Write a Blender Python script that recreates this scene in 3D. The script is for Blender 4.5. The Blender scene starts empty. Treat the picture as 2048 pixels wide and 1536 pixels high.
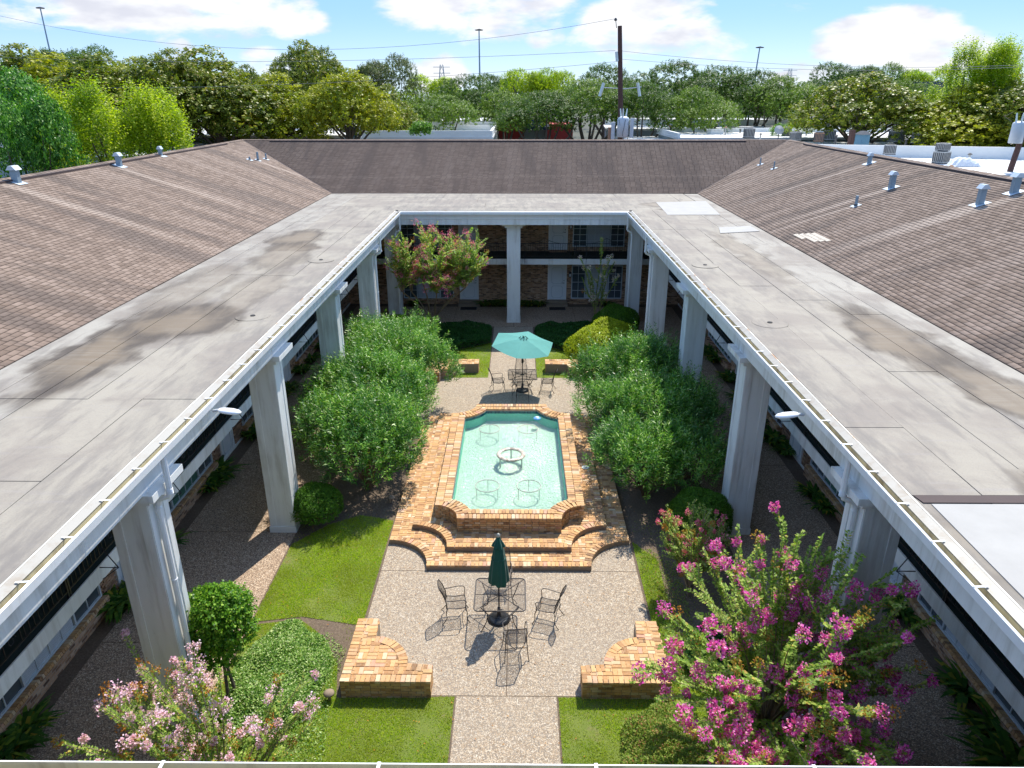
import bpy, math, random
import numpy as np
from mathutils import Vector, Matrix
R = math.radians
random.seed(7); rng = np.random.default_rng(7)
scene = bpy.context.scene
COL = scene.collection

# ------------------------------------------------------------------ camera, sky, sun, exposure
cam_d = bpy.data.cameras.new('camera'); cam = bpy.data.objects.new('camera', cam_d); COL.objects.link(cam)
cam_d.sensor_width = 36; cam_d.lens = 1420 / 2048 * 36; cam_d.clip_start = .05; cam_d.clip_end = 4000
CAM = (0.2, 0.0, 11.5)
cam.location = CAM; cam.rotation_euler = (R(90 - 22.2), 0, R(0.44)); scene.camera = cam
scene.view_settings.view_transform = 'Standard'; scene.view_settings.look = 'None'
scene.view_settings.exposure = 1.32; scene.view_settings.gamma = 1
SUN_EL, SUN_AZ = 56.0, 23.3            # azimuth clockwise from +Y

world = bpy.data.worlds.new('World'); scene.world = world; world.use_nodes = True

class NG:
    def __init__(s, nt): s.nt = nt; s.n = nt.nodes; s.l = nt.links
    def node(s, t, **kw):
        nd = s.n.new(t)
        for k, v in kw.items():
            if k == 'ins':
                for a, b in v.items():
                    if hasattr(b, 'links') or isinstance(b, bpy.types.NodeSocket): s.l.new(b, nd.inputs[a])
                    else: nd.inputs[a].default_value = b
            else: setattr(nd, k, v)
        return nd
    def math(s, op, a, b=0.0, c=None, clamp=False):
        nd = s.node('ShaderNodeMath', operation=op, use_clamp=clamp, ins={0: a, 1: b})
        if c is not None:
            if isinstance(c, bpy.types.NodeSocket): s.l.new(c, nd.inputs[2])
            else: nd.inputs[2].default_value = c
        return nd.outputs[0]
    def mix(s, f, a, b, blend='MIX'):
        nd = s.node('ShaderNodeMix', data_type='RGBA', blend_type=blend)
        for i, v in ((0, f), (6, a), (7, b)):
            if isinstance(v, bpy.types.NodeSocket): s.l.new(v, nd.inputs[i])
            else: nd.inputs[i].default_value = v if i == 0 or len(v) == 4 else (*v, 1)
        return nd.outputs[2]
    def ramp(s, f, stops, interp='LINEAR'):
        nd = s.node('ShaderNodeValToRGB', ins={0: f}); cr = nd.color_ramp; cr.interpolation = interp
        while len(cr.elements) < len(stops): cr.elements.new(.5)
        for e, (p, c) in zip(cr.elements, stops): e.position = p; e.color = (*c, 1) if len(c) == 3 else c
        return nd.outputs[0]
    def noise(s, vec, scale, detail=4, rough=.55, dist=0):
        nd = s.node('ShaderNodeTexNoise', ins={'Scale': scale, 'Detail': detail, 'Roughness': rough, 'Distortion': dist})
        if vec is not None: s.l.new(vec, nd.inputs['Vector'])
        return nd.outputs['Fac']
    def sstep(s, v, a, b, ta=0., tb=1.):
        return s.node('ShaderNodeMapRange', interpolation_type='SMOOTHSTEP', ins={0: v, 1: a, 2: b, 3: ta, 4: tb}).outputs[0]
    def mapping(s, vec, scale=(1, 1, 1), loc=(0, 0, 0), rot=(0, 0, 0)):
        return s.node('ShaderNodeMapping', ins={0: vec, 1: loc, 2: rot, 3: scale}).outputs[0]

g = NG(world.node_tree)
bg = g.n['Background']
sky = g.node('ShaderNodeTexSky', sky_type='NISHITA', sun_disc=False, sun_elevation=R(SUN_EL), sun_rotation=R(SUN_AZ),
             altitude=20, air_density=1.0, dust_density=.2, ozone_density=2.0)
dirv = g.node('ShaderNodeTexCoord').outputs['Generated']
sx = g.node('ShaderNodeSeparateXYZ', ins={0: dirv})
az = g.math('ARCTAN2', sx.outputs[0], sx.outputs[1])
el = g.math('ARCSINE', sx.outputs[2])
# soft cumulus: warped noise in azimuth / elevation plus the banks standing in this part of the sky
vec = g.node('ShaderNodeCombineXYZ', ins={0: g.math('MULTIPLY', az, 9.), 1: g.math('MULTIPLY', el, 24.), 2: 0.3}).outputs[0]
nz = g.noise(vec, 1.0, 7, .55, .3)
nz2 = g.noise(vec, 4.0, 5, .6, .2)
def cloudpx(u, v): # azimuth / elevation of a cloud centre
    a = (u - 1024) / 1420; b = -(v - 768) / 1420; p = R(22.2)
    f = Vector((a, math.cos(p) + b * math.sin(p), -math.sin(p) + b * math.cos(p))).normalized()
    return math.atan2(f.x, f.y) - R(.44), math.asin(f.z)
banks = [(300, 5, 360, 65, .95), (600, 35, 70, 55, .8), (960, 5, 240, 85, .95), (1090, 60, 60, 45, .7), (1280, 50, 170, 80, .95), (1420, 100, 130, 50, .55),
         (1790, 75, 150, 65, 1.2), (1890, 105, 140, 55, 1.0), (1560, 30, 90, 40, .5), (550, 135, 75, 45, .9), (880, 150, 70, 50, .9), (345, 95, 45, 45, .6), (40, 20, 110, 45, .7), (1600, 165, 220, 45, .6), (20, 100, 60, 40, .4)]
acc = None
for u, v, ru, rv, s_ in banks:
    a0, e0 = cloudpx(u, v)
    ra, re = ru / 1500, rv / 1650
    dx = g.math('DIVIDE', g.math('SUBTRACT', az, a0), ra); dy = g.math('DIVIDE', g.math('SUBTRACT', el, e0), re)
    r2 = g.math('ADD', g.math('MULTIPLY', dx, dx), g.math('MULTIPLY', dy, dy))
    b_ = g.math('MULTIPLY', g.math('SUBTRACT', 1.25, r2, clamp=True), s_)
    acc = b_ if acc is None else g.math('MAXIMUM', acc, b_)
high = g.sstep(el, .11, .2)
acc = g.math('MAXIMUM', acc, g.math('MULTIPLY', high, .42))  # unseen cloud above the frame, thickened to raise the ambient light
side = g.sstep(g.math('ABSOLUTE', az), .7, .9)
acc = g.math('MAXIMUM', acc, g.math('MULTIPLY', side, .45))
dens = g.math('ADD', g.math('MULTIPLY', acc, .55), g.math('ADD', g.math('MULTIPLY', nz, 1.0), g.math('MULTIPLY', nz2, .28)))
cl = g.sstep(dens, .88, 1.14)
shade = g.sstep(g.noise(vec, 1.6, 4, .5), .28, .58)
cc = g.mix(shade, (2.15, 2.15, 2.35), (2.95, 2.93, 2.95))
low = g.mix(g.sstep(el, -.01, .10), (1.15, 1.85, 2.7), (.5, 1.22, 2.55))
skyc = g.mix(g.sstep(el, .12, .5, .85, .2), sky.outputs[0], low)
g.l.new(g.mix(g.math('MULTIPLY', cl, .93), skyc, cc), bg.inputs[0])
bg.inputs[1].default_value = .15

sd = bpy.data.lights.new('sun', 'SUN'); sun = bpy.data.objects.new('sun', sd); COL.objects.link(sun)
sd.energy = 2.9; sd.angle = R(.53); sd.color = (1, .94, .83)
sv = Vector((math.sin(R(SUN_AZ)) * math.cos(R(SUN_EL)), math.cos(R(SUN_AZ)) * math.cos(R(SUN_EL)), math.sin(R(SUN_EL))))
sun.rotation_euler = (-sv).to_track_quat('-Z', 'Y').to_euler(); sun.location = (20, 60, 60)

def at(u, v, y=None, z=None):
    """world point seen at a photograph position, at depth y or height z"""
    p = R(22.2); w = R(.44); a = (u - 1024) / 1420; b = -(v - 768) / 1420
    f = Vector((-math.sin(w) * math.cos(p), math.cos(w) * math.cos(p), -math.sin(p)))
    r = f + a * Vector((math.cos(w), math.sin(w), 0)) + b * Vector((-math.sin(w) * math.sin(p), math.cos(w) * math.sin(p), math.cos(p)))
    t = (y - CAM[1]) / r.y if y is not None else (z - CAM[2]) / r.z
    return Vector(CAM) + t * r

# ------------------------------------------------------------------ materials
MATS = {}
def material(name, fn):
    m = bpy.data.materials.new(name); m.use_nodes = True
    q = NG(m.node_tree); b = q.n['Principled BSDF']; fn(q, b); MATS[name] = m; return m
def setc(q, b, c):
    if isinstance(c, bpy.types.NodeSocket): q.l.new(c, b.inputs['Base Color'])
    else: b.inputs['Base Color'].default_value = (*c, 1)
def bump(q, b, h, strength=.5, dist=.01):
    nd = q.node('ShaderNodeBump', ins={'Strength': strength, 'Distance': dist, 'Height': h}); q.l.new(nd.outputs[0], b.inputs['Normal'])
def pos(q): return q.node('ShaderNodeNewGeometry').outputs['Position']
def rnd(q):
    a = q.node('ShaderNodeNewGeometry').outputs['Random Per Island']; o = q.node('ShaderNodeObjectInfo').outputs['Random']
    return q.math('FRACT', q.math('ADD', a, q.math('MULTIPLY', o, 7.31)))
def plain(name, c, rough=.6, metal=0, var=.12, scale=3., bs=.0):
    def f(q, b):
        p = pos(q); n = q.noise(p, scale, 5, .6)
        d = tuple(x * (1 - var) for x in c); e = tuple(min(1, x * (1 + var)) for x in c)
        setc(q, b, q.mix(n, d, e)); b.inputs['Roughness'].default_value = rough; b.inputs['Metallic'].default_value = metal
        if bs: bump(q, b, q.noise(p, 60, 3), bs, .004)
    return material(name, f)
def f_paint(base, dirt=(.42, .40, .34), amt=.35):
    def f(q, b):
        p = pos(q); st = q.noise(q.mapping(p, (3.5, 3.5, .35)), 1.3, 6, .65)
        bl = q.noise(p, .55, 5, .6); sp = q.noise(p, 14, 3, .6)
        k = q.math('MULTIPLY', q.sstep(q.math('MULTIPLY', st, q.math('ADD', bl, .5)), .42, .78), amt)
        c = q.mix(k, base, dirt); c = q.mix(q.sstep(sp, .62, .8), c, tuple(x * .8 for x in base))
        setc(q, b, c); b.inputs['Roughness'].default_value = .5; bump(q, b, q.noise(p, 25, 4), .12, .003)
    return f
material('white_paint', f_paint((.74, .75, .735), (.30, .27, .22), .5))
material('trim_paint', f_paint((.78, .79, .79), (.5, .46, .38), .3))
material('flashing_cream', f_paint((.30, .285, .25), (.20, .15, .10), .7))
material('gutter_inside', f_paint((.50, .45, .30), (.16, .12, .07), .8))
def f_flash(q, b):
    p = pos(q); n = q.noise(q.mapping(p, (1, .6, 1)), 2.2, 6, .7)
    setc(q, b, q.mix(q.sstep(n, .5, .68), (.70, .68, .60), (.46, .24, .11))); b.inputs['Roughness'].default_value = .55
material('rusty_edge', f_flash)
def f_agg(q, b):   # exposed aggregate
    p = pos(q)
    v = q.node('ShaderNodeTexVoronoi', ins={'Vector': p, 'Scale': 48.}); w = q.node('ShaderNodeTexVoronoi', ins={'Vector': p, 'Scale': 21.})
    sp = q.node('ShaderNodeSeparateColor', ins={0: v.outputs['Color']}); sw = q.node('ShaderNodeSeparateColor', ins={0: w.outputs['Color']})
    c = q.ramp(sp.outputs[0], [(0, (.08, .055, .038)), (.16, (.21, .14, .085)), (.36, (.36, .255, .15)), (.6, (.47, .36, .235)), (.82, (.56, .475, .35)), (1, (.70, .655, .56))])
    c2 = q.ramp(sw.outputs[0], [(0, (.13, .09, .06)), (.3, (.34, .24, .155)), (.7, (.48, .375, .26)), (1, (.66, .58, .47))])
    c = q.mix(.42, c, c2)
    c = q.mix(q.sstep(v.outputs['Distance'], .35, .75), c, (.20, .165, .13))
    big = q.noise(p, .45, 6, .62); c = q.mix(q.sstep(big, .3, .75, 0, .35), c, (.29, .25, .20))
    st = q.noise(p, 2.4, 5, .7); c = q.mix(q.sstep(st, .6, .76, 0, .5), c, (.17, .14, .10))
    setc(q, b, c); b.inputs['Roughness'].default_value = .85; bump(q, b, v.outputs['Distance'], .7, .008)
material('pebble_concrete', f_agg)
def f_agg2(q, b):   # same aggregate in a browner mix, its tone raised to lift the gallery shade
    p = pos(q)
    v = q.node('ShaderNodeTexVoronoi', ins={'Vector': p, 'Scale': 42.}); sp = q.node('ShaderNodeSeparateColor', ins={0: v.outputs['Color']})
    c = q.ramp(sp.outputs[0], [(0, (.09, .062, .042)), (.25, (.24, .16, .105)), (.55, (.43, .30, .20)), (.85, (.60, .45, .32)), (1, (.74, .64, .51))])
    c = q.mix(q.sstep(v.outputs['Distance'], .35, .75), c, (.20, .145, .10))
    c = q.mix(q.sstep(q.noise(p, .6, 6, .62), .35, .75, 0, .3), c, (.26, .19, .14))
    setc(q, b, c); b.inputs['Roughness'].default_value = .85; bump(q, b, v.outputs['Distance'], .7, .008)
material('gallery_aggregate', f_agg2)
def f_brick(stops, lichen=.35):
    def f(q, b):
        p = pos(q); c = q.ramp(rnd(q), stops)
        n = q.noise(p, 22, 5, .65); c = q.mix(q.sstep(n, .35, .72, 0, .5), c, q.mix(.5, c, (.62, .47, .33)))
        n2 = q.noise(p, 60, 4, .6); c = q.mix(q.sstep(n2, .55, .75, 0, .55), c, (.16, .10, .06))
        n3 = q.noise(p, 1.3, 7, .72); c = q.mix(q.sstep(n3, .50, .68, 0, lichen), c, (.11, .08, .045))
        setc(q, b, c); b.inputs['Roughness'].default_value = .82; bump(q, b, q.math('ADD', n, q.math('MULTIPLY', n2, .5)), .5, .008)
    return f
TAN = [(0, (.19, .09, .035)), (.1, (.35, .17, .06)), (.28, (.52, .285, .10)), (.45, (.44, .235, .095)), (.62, (.57, .36, .15)), (.78, (.46, .255, .12)), (.92, (.62, .48, .30)), (1, (.47, .22, .14))]
material('old_brick', f_brick(TAN))
WALLB = [(0, (.06, .03, .02)), (.2, (.20, .10, .055)), (.45, (.32, .17, .09)), (.7, (.40, .22, .13)), (.88, (.46, .30, .19)), (1, (.14, .075, .05))]
material('wall_brick', f_brick(WALLB, .3))
plain('mortar', (.25, .19, .135), .95, 0, .3, 20, .4)
def f_wallfar(q, b):   # far brick face: the joints are too fine to build there
    p = pos(q); s_ = q.node('ShaderNodeSeparateXYZ', ins={0: p})
    vec = q.node('ShaderNodeCombineXYZ', ins={0: q.math('ADD', s_.outputs[0], s_.outputs[1]), 1: s_.outputs[2], 2: 0.}).outputs[0]
    bt = q.node('ShaderNodeTexBrick', offset=.5, ins={'Vector': vec, 'Scale': 1., 'Mortar Size': .006, 'Brick Width': .21, 'Row Height': .075, 'Color1': (0, 0, 0, 1), 'Color2': (1, 1, 1, 1), 'Mortar': (.5, .5, .5, 1)})
    v = q.node('ShaderNodeTexNoise', ins={'Vector': q.mapping(vec, (4.7, 13.3, 1)), 'Scale': 1., 'Detail': 1.}).outputs['Fac']
    col = q.ramp(q.math('ADD', q.math('MULTIPLY', bt.outputs['Color'], .55), q.math('MULTIPLY', v, .5)), [(0.1, WALLB[0][1]), (.3, WALLB[1][1]), (.5, (.42, .23, .12)), (.66, (.50, .29, .17)), (.8, (.56, .38, .25)), (.92, WALLB[0][1])])
    c = q.mix(bt.outputs['Fac'], col, (.44, .37, .29)); setc(q, b, c); b.inputs['Roughness'].default_value = .9
    bump(q, b, q.math('SUBTRACT', 1., bt.outputs['Fac']), .8, .012)
material('brick_face', f_wallfar)
def f_shingle(q, b):
    p = pos(q); s_ = q.node('ShaderNodeSeparateXYZ', ins={0: p})
    c = q.ramp(rnd(q), [(0, (.130, .086, .060)), (.25, (.160, .110, .080)), (.5, (.180, .125, .092)), (.75, (.202, .143, .107)), (1, (.235, .170, .130))])
    ax = q.math('ABSOLUTE', s_.outputs[0])
    # streaks run down the slope: stretched along x on the wings, along y on the north range
    isn = q.sstep(q.math('SUBTRACT', q.math('SUBTRACT', s_.outputs[1], 42.9), q.math('SUBTRACT', ax, 10.75)), -.02, .02)
    v1 = q.mapping(p, (.10, .75, .0)); v2 = q.mapping(p, (.9, .12, .0))
    n1 = q.noise(v1, 1.0, 5, .6, .2); n2 = q.noise(v2, 1.0, 5, .6, .2)
    n = q.node('ShaderNodeMix', data_type='FLOAT', ins={0: isn, 2: n1, 3: n2}).outputs[0]
    c = q.mix(q.sstep(n, .48, .62, 0, .62), c, (.062, .045, .037))
    c = q.mix(q.sstep(n, .46, .34, 0, .4), c, (.28, .215, .175))
    # washed streaks below the flues
    for (vx, vy, wd, sgn) in ((18.25, 26.0, .30, -1), (18.0, 33.2, .28, -1), (15.7, 45.0, .2, -1), (16.0, 31.0, .26, 1), (16.5, 25.4, .40, 1), (17.6, 36.6, .24, 1), (14.2, 30.1, .14, 1), (17.6, 25.0, .3, 1), (15, 45.2, .12, 1), (15, 42.7, .12, 1)):
        dy = q.math('DIVIDE', q.math('SUBTRACT', s_.outputs[1], q.math('ADD', vy, q.math('MULTIPLY', q.math('SUBTRACT', q.noise(p, .4, 2), .5), .5))), wd)
        k = q.sstep(q.math('MULTIPLY', dy, dy), 1.6, .0)
        k = q.math('MULTIPLY', k, q.sstep(ax, vx + .1, vx - .4)); k = q.math('MULTIPLY', k, q.sstep(ax, 10.8, vx - 1.5, .25, 1))
        k = q.math('MULTIPLY', k, q.math('GREATER_THAN', q.math('MULTIPLY', s_.outputs[0], sgn), 0.))
        c = q.mix(q.math('MULTIPLY', k, .6), c, (.40, .32, .26))
    gr = q.noise(p, 90, 3, .7); c = q.mix(q.sstep(gr, .4, .7, 0, .4), c, q.mix(.5, c, (.40, .33, .28)))
    c = q.mix(q.math('MULTIPLY', isn, .5), c, (.082, .055, .046))   # shingles mixed darker on the north range
    setc(q, b, c); b.inputs['Roughness'].default_value = .9; bump(q, b, gr, .5, .004)
material('shingle', f_shingle)
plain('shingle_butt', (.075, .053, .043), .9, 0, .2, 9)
plain('shingle_tan', (.46, .41, .34), .9, 0, .12, 9, .3)
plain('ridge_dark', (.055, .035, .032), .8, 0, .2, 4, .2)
def f_memb(base):
    def f(q, b):
        p = pos(q); s_ = q.node('ShaderNodeSeparateXYZ', ins={0: p})
        c = q.mix(q.math('MULTIPLY', rnd(q), .5), base, tuple(x * .84 for x in base))
        n = q.noise(p, .55, 7, .62, .4); c = q.mix(q.sstep(n, .40, .64, 0, .85), c, (.215, .185, .155))
        st = q.noise(q.mapping(p, (2.6, .5, 1)), 1.2, 6, .62, .3); c = q.mix(q.sstep(st, .46, .68, 0, .65), c, (.17, .15, .13))
        st2 = q.noise(q.mapping(p, (.4, 6, 1)), 1.2, 5, .62, .1); c = q.mix(q.sstep(st2, .55, .75, 0, .4), c, (.27, .245, .23))
        w = q.node('ShaderNodeVectorMath', operation='ADD', ins={0: p, 1: q.node('ShaderNodeVectorMath', operation='SCALE', ins={0: q.node('ShaderNodeTexNoise', ins={'Vector': p, 'Scale': .8, 'Detail': 4.}).outputs['Color'], 'Scale': 1.6}).outputs[0]}).outputs[0]
        ws = q.node('ShaderNodeSeparateXYZ', ins={0: w})
        for (cx, cy, rx, ry, kk) in ((-9.2, 15.2, .75, 2.4, .95), (-8.4, 17.4, 1.1, 1.3, .85), (-8.6, 29.0, .8, 1.6, .8), (-8.4, 27.0, .9, .6, .6), (-8.3, 25.5, .8, 2.0, .5), (-9.6, 21, .8, 2.5, .4), (-7.6, 20.5, .5, 2.5, .35),
                                     (9.2, 16.4, .7, 2.2, .8), (9.7, 12.8, .6, 1.9, .75), (8.4, 36.6, .8, .5, .6), (7.6, 38.4, .9, .6, .4), (8.6, 26, .5, 3.5, .35), (6.2, 7.6, .6, .8, .3), (8.0, 8.2, .5, 1.2, .5)):
            dx = q.math('DIVIDE', q.math('SUBTRACT', ws.outputs[0], cx + .8), rx); dy = q.math('DIVIDE', q.math('SUBTRACT', ws.outputs[1], cy + .8), ry)
            d = q.math('ADD', q.math('MULTIPLY', dx, dx), q.math('MULTIPLY', dy, dy))
            c = q.mix(q.math('MULTIPLY', q.sstep(d, 2.2, .3, 0, min(1, kk * 1.1)), q.sstep(st2, .3, .6, .75, 1.)), c, (.165, .125, .082))
            c = q.mix(q.math('MULTIPLY', q.math('MULTIPLY', q.sstep(d, .1, 1.), q.sstep(st, .32, .58, .3, 1.)), q.sstep(d, 2.4, .9, 0, kk)), c, (.055, .042, .032))
        ed = q.math('ABSOLUTE', s_.outputs[0]); kd = q.math('MULTIPLY', q.sstep(ed, 6.9, 6.1), q.sstep(q.noise(q.mapping(p, (3, .7, 1)), 1.5, 6, .7), .40, .66))
        c = q.mix(q.math('MULTIPLY', kd, .6), c, (.155, .14, .125))
        sp = q.noise(p, 45, 3, .7); c = q.mix(q.sstep(sp, .45, .75, 0, .35), c, (.14, .13, .12))
        setc(q, b, c); b.inputs['Roughness'].default_value = .85; bump(q, b, q.math('ADD', q.noise(p, 3, 4), q.math('MULTIPLY', sp, .15)), .35, .012)
    return f
material('membrane', f_memb((.31, .278, .225)))
material('membrane_pale', f_memb((.325, .30, .255)))
plain('membrane_patch', (.33, .32, .30), .8, 0, .16, 2, .1)
plain('seam_tar', (.03, .028, .026), .8, 0, .3, 9)
plain('galvanised', (.24, .32, .38), .42, .35, .16, 5)
plain('vent_cap', (.52, .58, .63), .4, .2, .1, 5)
plain('black_iron', (.018, .018, .022), .45, .2, .3, 9)
plain('dark_metal', (.045, .04, .04), .5, .3, .3, 9)
plain('black_plastic', (.02, .022, .026), .35, 0, .2, 9)
plain('door_paint', (.70, .73, .76), .5, 0, .05, 3)
plain('window_frame', (.50, .56, .60), .5, 0, .08, 4)
plain('blind', (.50, .55, .60), .8, 0, .12, 7)
plain('carpet_green', (.010, .022, .020), .95, 0, .3, 6)
plain('door_mat', (.015, .014, .014), .95, 0, .3, 30)
plain('ceiling_paint', (.74, .74, .71), .8, 0, .06, 2)
plain('green_shutter', (.06, .17, .12), .6, 0, .15, 5)
def f_glass(q, b):
    p = pos(q); setc(q, b, q.mix(q.noise(p, 1.4, 2), (.035, .05, .06), (.10, .13, .15))); b.inputs['Roughness'].default_value = .06; b.inputs['Specular IOR Level'].default_value = .8
material('window_glass', f_glass)
def f_fab(c):
    def f(q, b):
        p = pos(q); n = q.noise(p, 5, 5, .6); setc(q, b, q.mix(n, tuple(x * .82 for x in c), tuple(min(1, x * 1.14) for x in c)))
        b.inputs['Roughness'].default_value = .8; b.inputs['Sheen Weight'].default_value = .2
        tr = q.node('ShaderNodeBsdfTranslucent', ins={0: (*c, 1)}); mx = q.node('ShaderNodeMixShader', ins={0: .3, 1: b.outputs[0], 2: tr.outputs[0]})
        q.l.new(mx.outputs[0], q.n['Material Output'].inputs[0]); bump(q, b, q.noise(p, 14, 3), .25, .01)
    return f
material('teal_canvas', f_fab((.10, .38, .34))); material('green_canvas', f_fab((.012, .115, .085)))
# pool
def f_water(q, b):
    p = pos(q)
    s_ = q.node('ShaderNodeSeparateXYZ', ins={0: p})
    n1 = q.noise(p, 7, 4, .55, .8)
    dx = q.math('SUBTRACT', s_.outputs[0], 0.0); dy = q.math('SUBTRACT', s_.outputs[1], 20.9)
    rr = q.math('SQRT', q.math('ADD', q.math('MULTIPLY', dx, dx), q.math('MULTIPLY', dy, dy)))
    wv = q.math('SINE', q.math('ADD', q.math('MULTIPLY', rr, 36.), q.math('MULTIPLY', n1, 26.)))
    h = q.math('ADD', q.math('MULTIPLY', wv, .12), q.math('ADD', n1, q.math('MULTIPLY', q.noise(p, 24, 3, .6, 1.), .5)))
    bp = q.node('ShaderNodeBump', ins={'Strength': .9, 'Distance': .035, 'Height': h}).outputs[0]
    gl = q.node('ShaderNodeBsdfGlossy', ins={'Roughness': .04, 'Normal': bp}); tr = q.node('ShaderNodeBsdfTransparent', ins={0: (.89, 1.0, .95, 1)})
    lw = q.node('ShaderNodeLayerWeight', ins={'Blend': .5}).outputs['Facing']; fc = q.math('ADD', .03, q.math('MULTIPLY', q.math('POWER', lw, 4.), .8))
    mx = q.node('ShaderNodeMixShader', ins={0: fc, 1: tr.outputs[0], 2: gl.outputs[0]})
    q.l.new(mx.outputs[0], q.n['Material Output'].inputs[0])
material('pool_water', f_water)
def f_plaster(q, b):
    p = pos(q); n = q.noise(p, 2.0, 5, .6); c = q.mix(n, (.54, .655, .54), (.66, .76, .66))
    e = q.noise(p, 10, 4, .6, .6); c = q.mix(q.sstep(e, .5, .66, 0, .35), c, (.47, .60, .49))  # mottling at ripple scale, stands in for rippled light on the floor
    setc(q, b, c); b.inputs['Roughness'].default_value = .8; bump(q, b, q.noise(p, 9, 5, .6, 2.), 1.0, .14)
material('pool_plaster', f_plaster)
def f_pwall(q, b):
    p = pos(q); setc(q, b, q.mix(q.noise(p, 3, 4), (.12, .50, .34), (.20, .64, .46))); b.inputs['Roughness'].default_value = .6
material('pool_wall', f_pwall)
def f_tile(q, b):
    c = q.ramp(rnd(q), [(0, (.008, .06, .10)), (.5, (.015, .12, .14)), (1, (.03, .20, .19))]); setc(q, b, c); b.inputs['Roughness'].default_value = .15
material('blue_tile', f_tile)
plain('ring_pipe', (.42, .42, .36), .5, 0, .15, 20)
def f_mosaic(q, b):
    p = pos(q); v = q.node('ShaderNodeTexVoronoi', ins={'Vector': p, 'Scale': 30.}); s = q.node('ShaderNodeSeparateColor', ins={0: v.outputs['Color']})
    setc(q, b, q.ramp(s.outputs[0], [(0, (.2, .14, .1)), (.5, (.45, .38, .3)), (1, (.7, .66, .58))])); bump(q, b, v.outputs['Distance'], .6, .01)
material('ring_mosaic', f_mosaic)
def f_spray(q, b):
    b.inputs['Base Color'].default_value = (.93, .96, .97, 1); b.inputs['Roughness'].default_value = .15; b.inputs['Subsurface Weight'].default_value = 0.
    tr = q.node('ShaderNodeBsdfTranslucent', ins={0: (.9, .95, .97, 1)}); mx = q.node('ShaderNodeMixShader', ins={0: .5, 1: b.outputs[0], 2: tr.outputs[0]}); q.l.new(mx.outputs[0], q.n['Material Output'].inputs[0])
material('water_spray', f_spray)
# ground
def f_soil(q, b):
    p = pos(q); n = q.noise(p, 2.2, 6, .65); m = q.noise(p, 18, 5, .7)
    c = q.mix(n, (.075, .05, .035), (.17, .125, .085)); c = q.mix(q.sstep(m, .5, .75, 0, .6), c, (.26, .20, .14)); c = q.mix(q.sstep(m, .48, .3, 0, .6), c, (.04, .03, .02))
    setc(q, b, c); b.inputs['Roughness'].default_value = .95; bump(q, b, m, .8, .02)
material('bare_soil', f_soil)
def f_lawn(q, b):
    p = pos(q); n = q.noise(p, 1.1, 6, .65); m = q.noise(p, 70, 4, .7)
    c = q.mix(n, (.08, .14, .012), (.20, .22, .035)); c = q.mix(q.sstep(q.noise(p, 2.6, 5, .6), .56, .72, 0, .7), c, (.20, .16, .08)); c = q.mix(q.sstep(m, .45, .7, 0, .6), c, (.05, .09, .010))
    setc(q, b, c); b.inputs['Roughness'].default_value = .9; bump(q, b, m, .8, .02)
material('lawn_turf', f_lawn)
def f_town(q, b):
    p = pos(q); setc(q, b, q.mix(q.noise(p, .05, 5), (.04, .05, .03), (.09, .085, .06))); b.inputs['Roughness'].default_value = .95
material('town_ground', f_town)
def leafmat(name, stops, trans=.3, rough=.5, tint=None, spec=.2, nscale=0, lo=None, gain=1.1):
    rough = max(rough, .42); stops = [(a, tuple(min(.9, x * gain) for x in c)) for a, c in stops]
    def f(q, b):
        c = q.ramp(rnd(q), stops)
        if nscale:
            n = q.noise(pos(q), nscale, 3, .6); c = q.mix(q.sstep(n, .42, .66, 0, .7), c, lo)
        setc(q, b, c); b.inputs['Roughness'].default_value = rough; b.inputs['Specular IOR Level'].default_value = spec
        tc = q.mix(1., c, (1.3, 1.5, .6), 'MULTIPLY'); tr = q.node('ShaderNodeBsdfTranslucent', ins={0: tc})
        mx = q.node('ShaderNodeMixShader', ins={0: trans, 1: b.outputs[0], 2: tr.outputs[0]}); q.l.new(mx.outputs[0], q.n['Material Output'].inputs[0])
    return material(name, f)
leafmat('oleander_leaf', [(0, (.024, .095, .010)), (.35, (.07, .205, .017)), (.7, (.16, .35, .028)), (.9, (.30, .47, .07)), (1, (.54, .60, .30))], nscale=.9, lo=(.035, .125, .03), rough=.4, spec=.45, trans=.26)
leafmat('box_leaf', [(0, (.028, .085, .010)), (.5, (.065, .165, .014)), (1, (.13, .26, .02))])
leafmat('yellow_box_leaf', [(0, (.16, .22, .010)), (.5, (.32, .38, .014)), (1, (.50, .52, .03))])
leafmat('topiary_leaf', [(0, (.030, .10, .010)), (.5, (.09, .22, .016)), (.9, (.20, .36, .03)), (1, (.34, .46, .07))], rough=.3)
leafmat('jasmine_leaf', [(0, (.05, .13, .022)), (.4, (.14, .27, .04)), (.72, (.29, .41, .10)), (1, (.54, .58, .30))], rough=.35)
leafmat('carpet_leaf', [(0, (.012, .055, .012)), (.5, (.025, .095, .018)), (1, (.055, .15, .03))])
leafmat('abelia_leaf', [(0, (.10, .17, .02)), (.5, (.19, .27, .04)), (.85, (.25, .27, .06)), (.93, (.30, .12, .05)), (1, (.36, .18, .10))])
leafmat('crape_leaf', [(0, (.08, .16, .02)), (.35, (.19, .31, .045)), (.7, (.34, .45, .09)), (.9, (.48, .53, .15)), (1, (.55, .38, .08))], nscale=.9, lo=(.20, .30, .06), trans=.4)
leafmat('crape_tip', [(0, (.30, .12, .03)), (.5, (.42, .22, .04)), (1, (.32, .30, .06))])
leafmat('aspidistra_leaf', [(0, (.02, .07, .012)), (.6, (.055, .14, .018)), (.9, (.15, .23, .025)), (1, (.38, .27, .04))], rough=.28)
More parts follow.
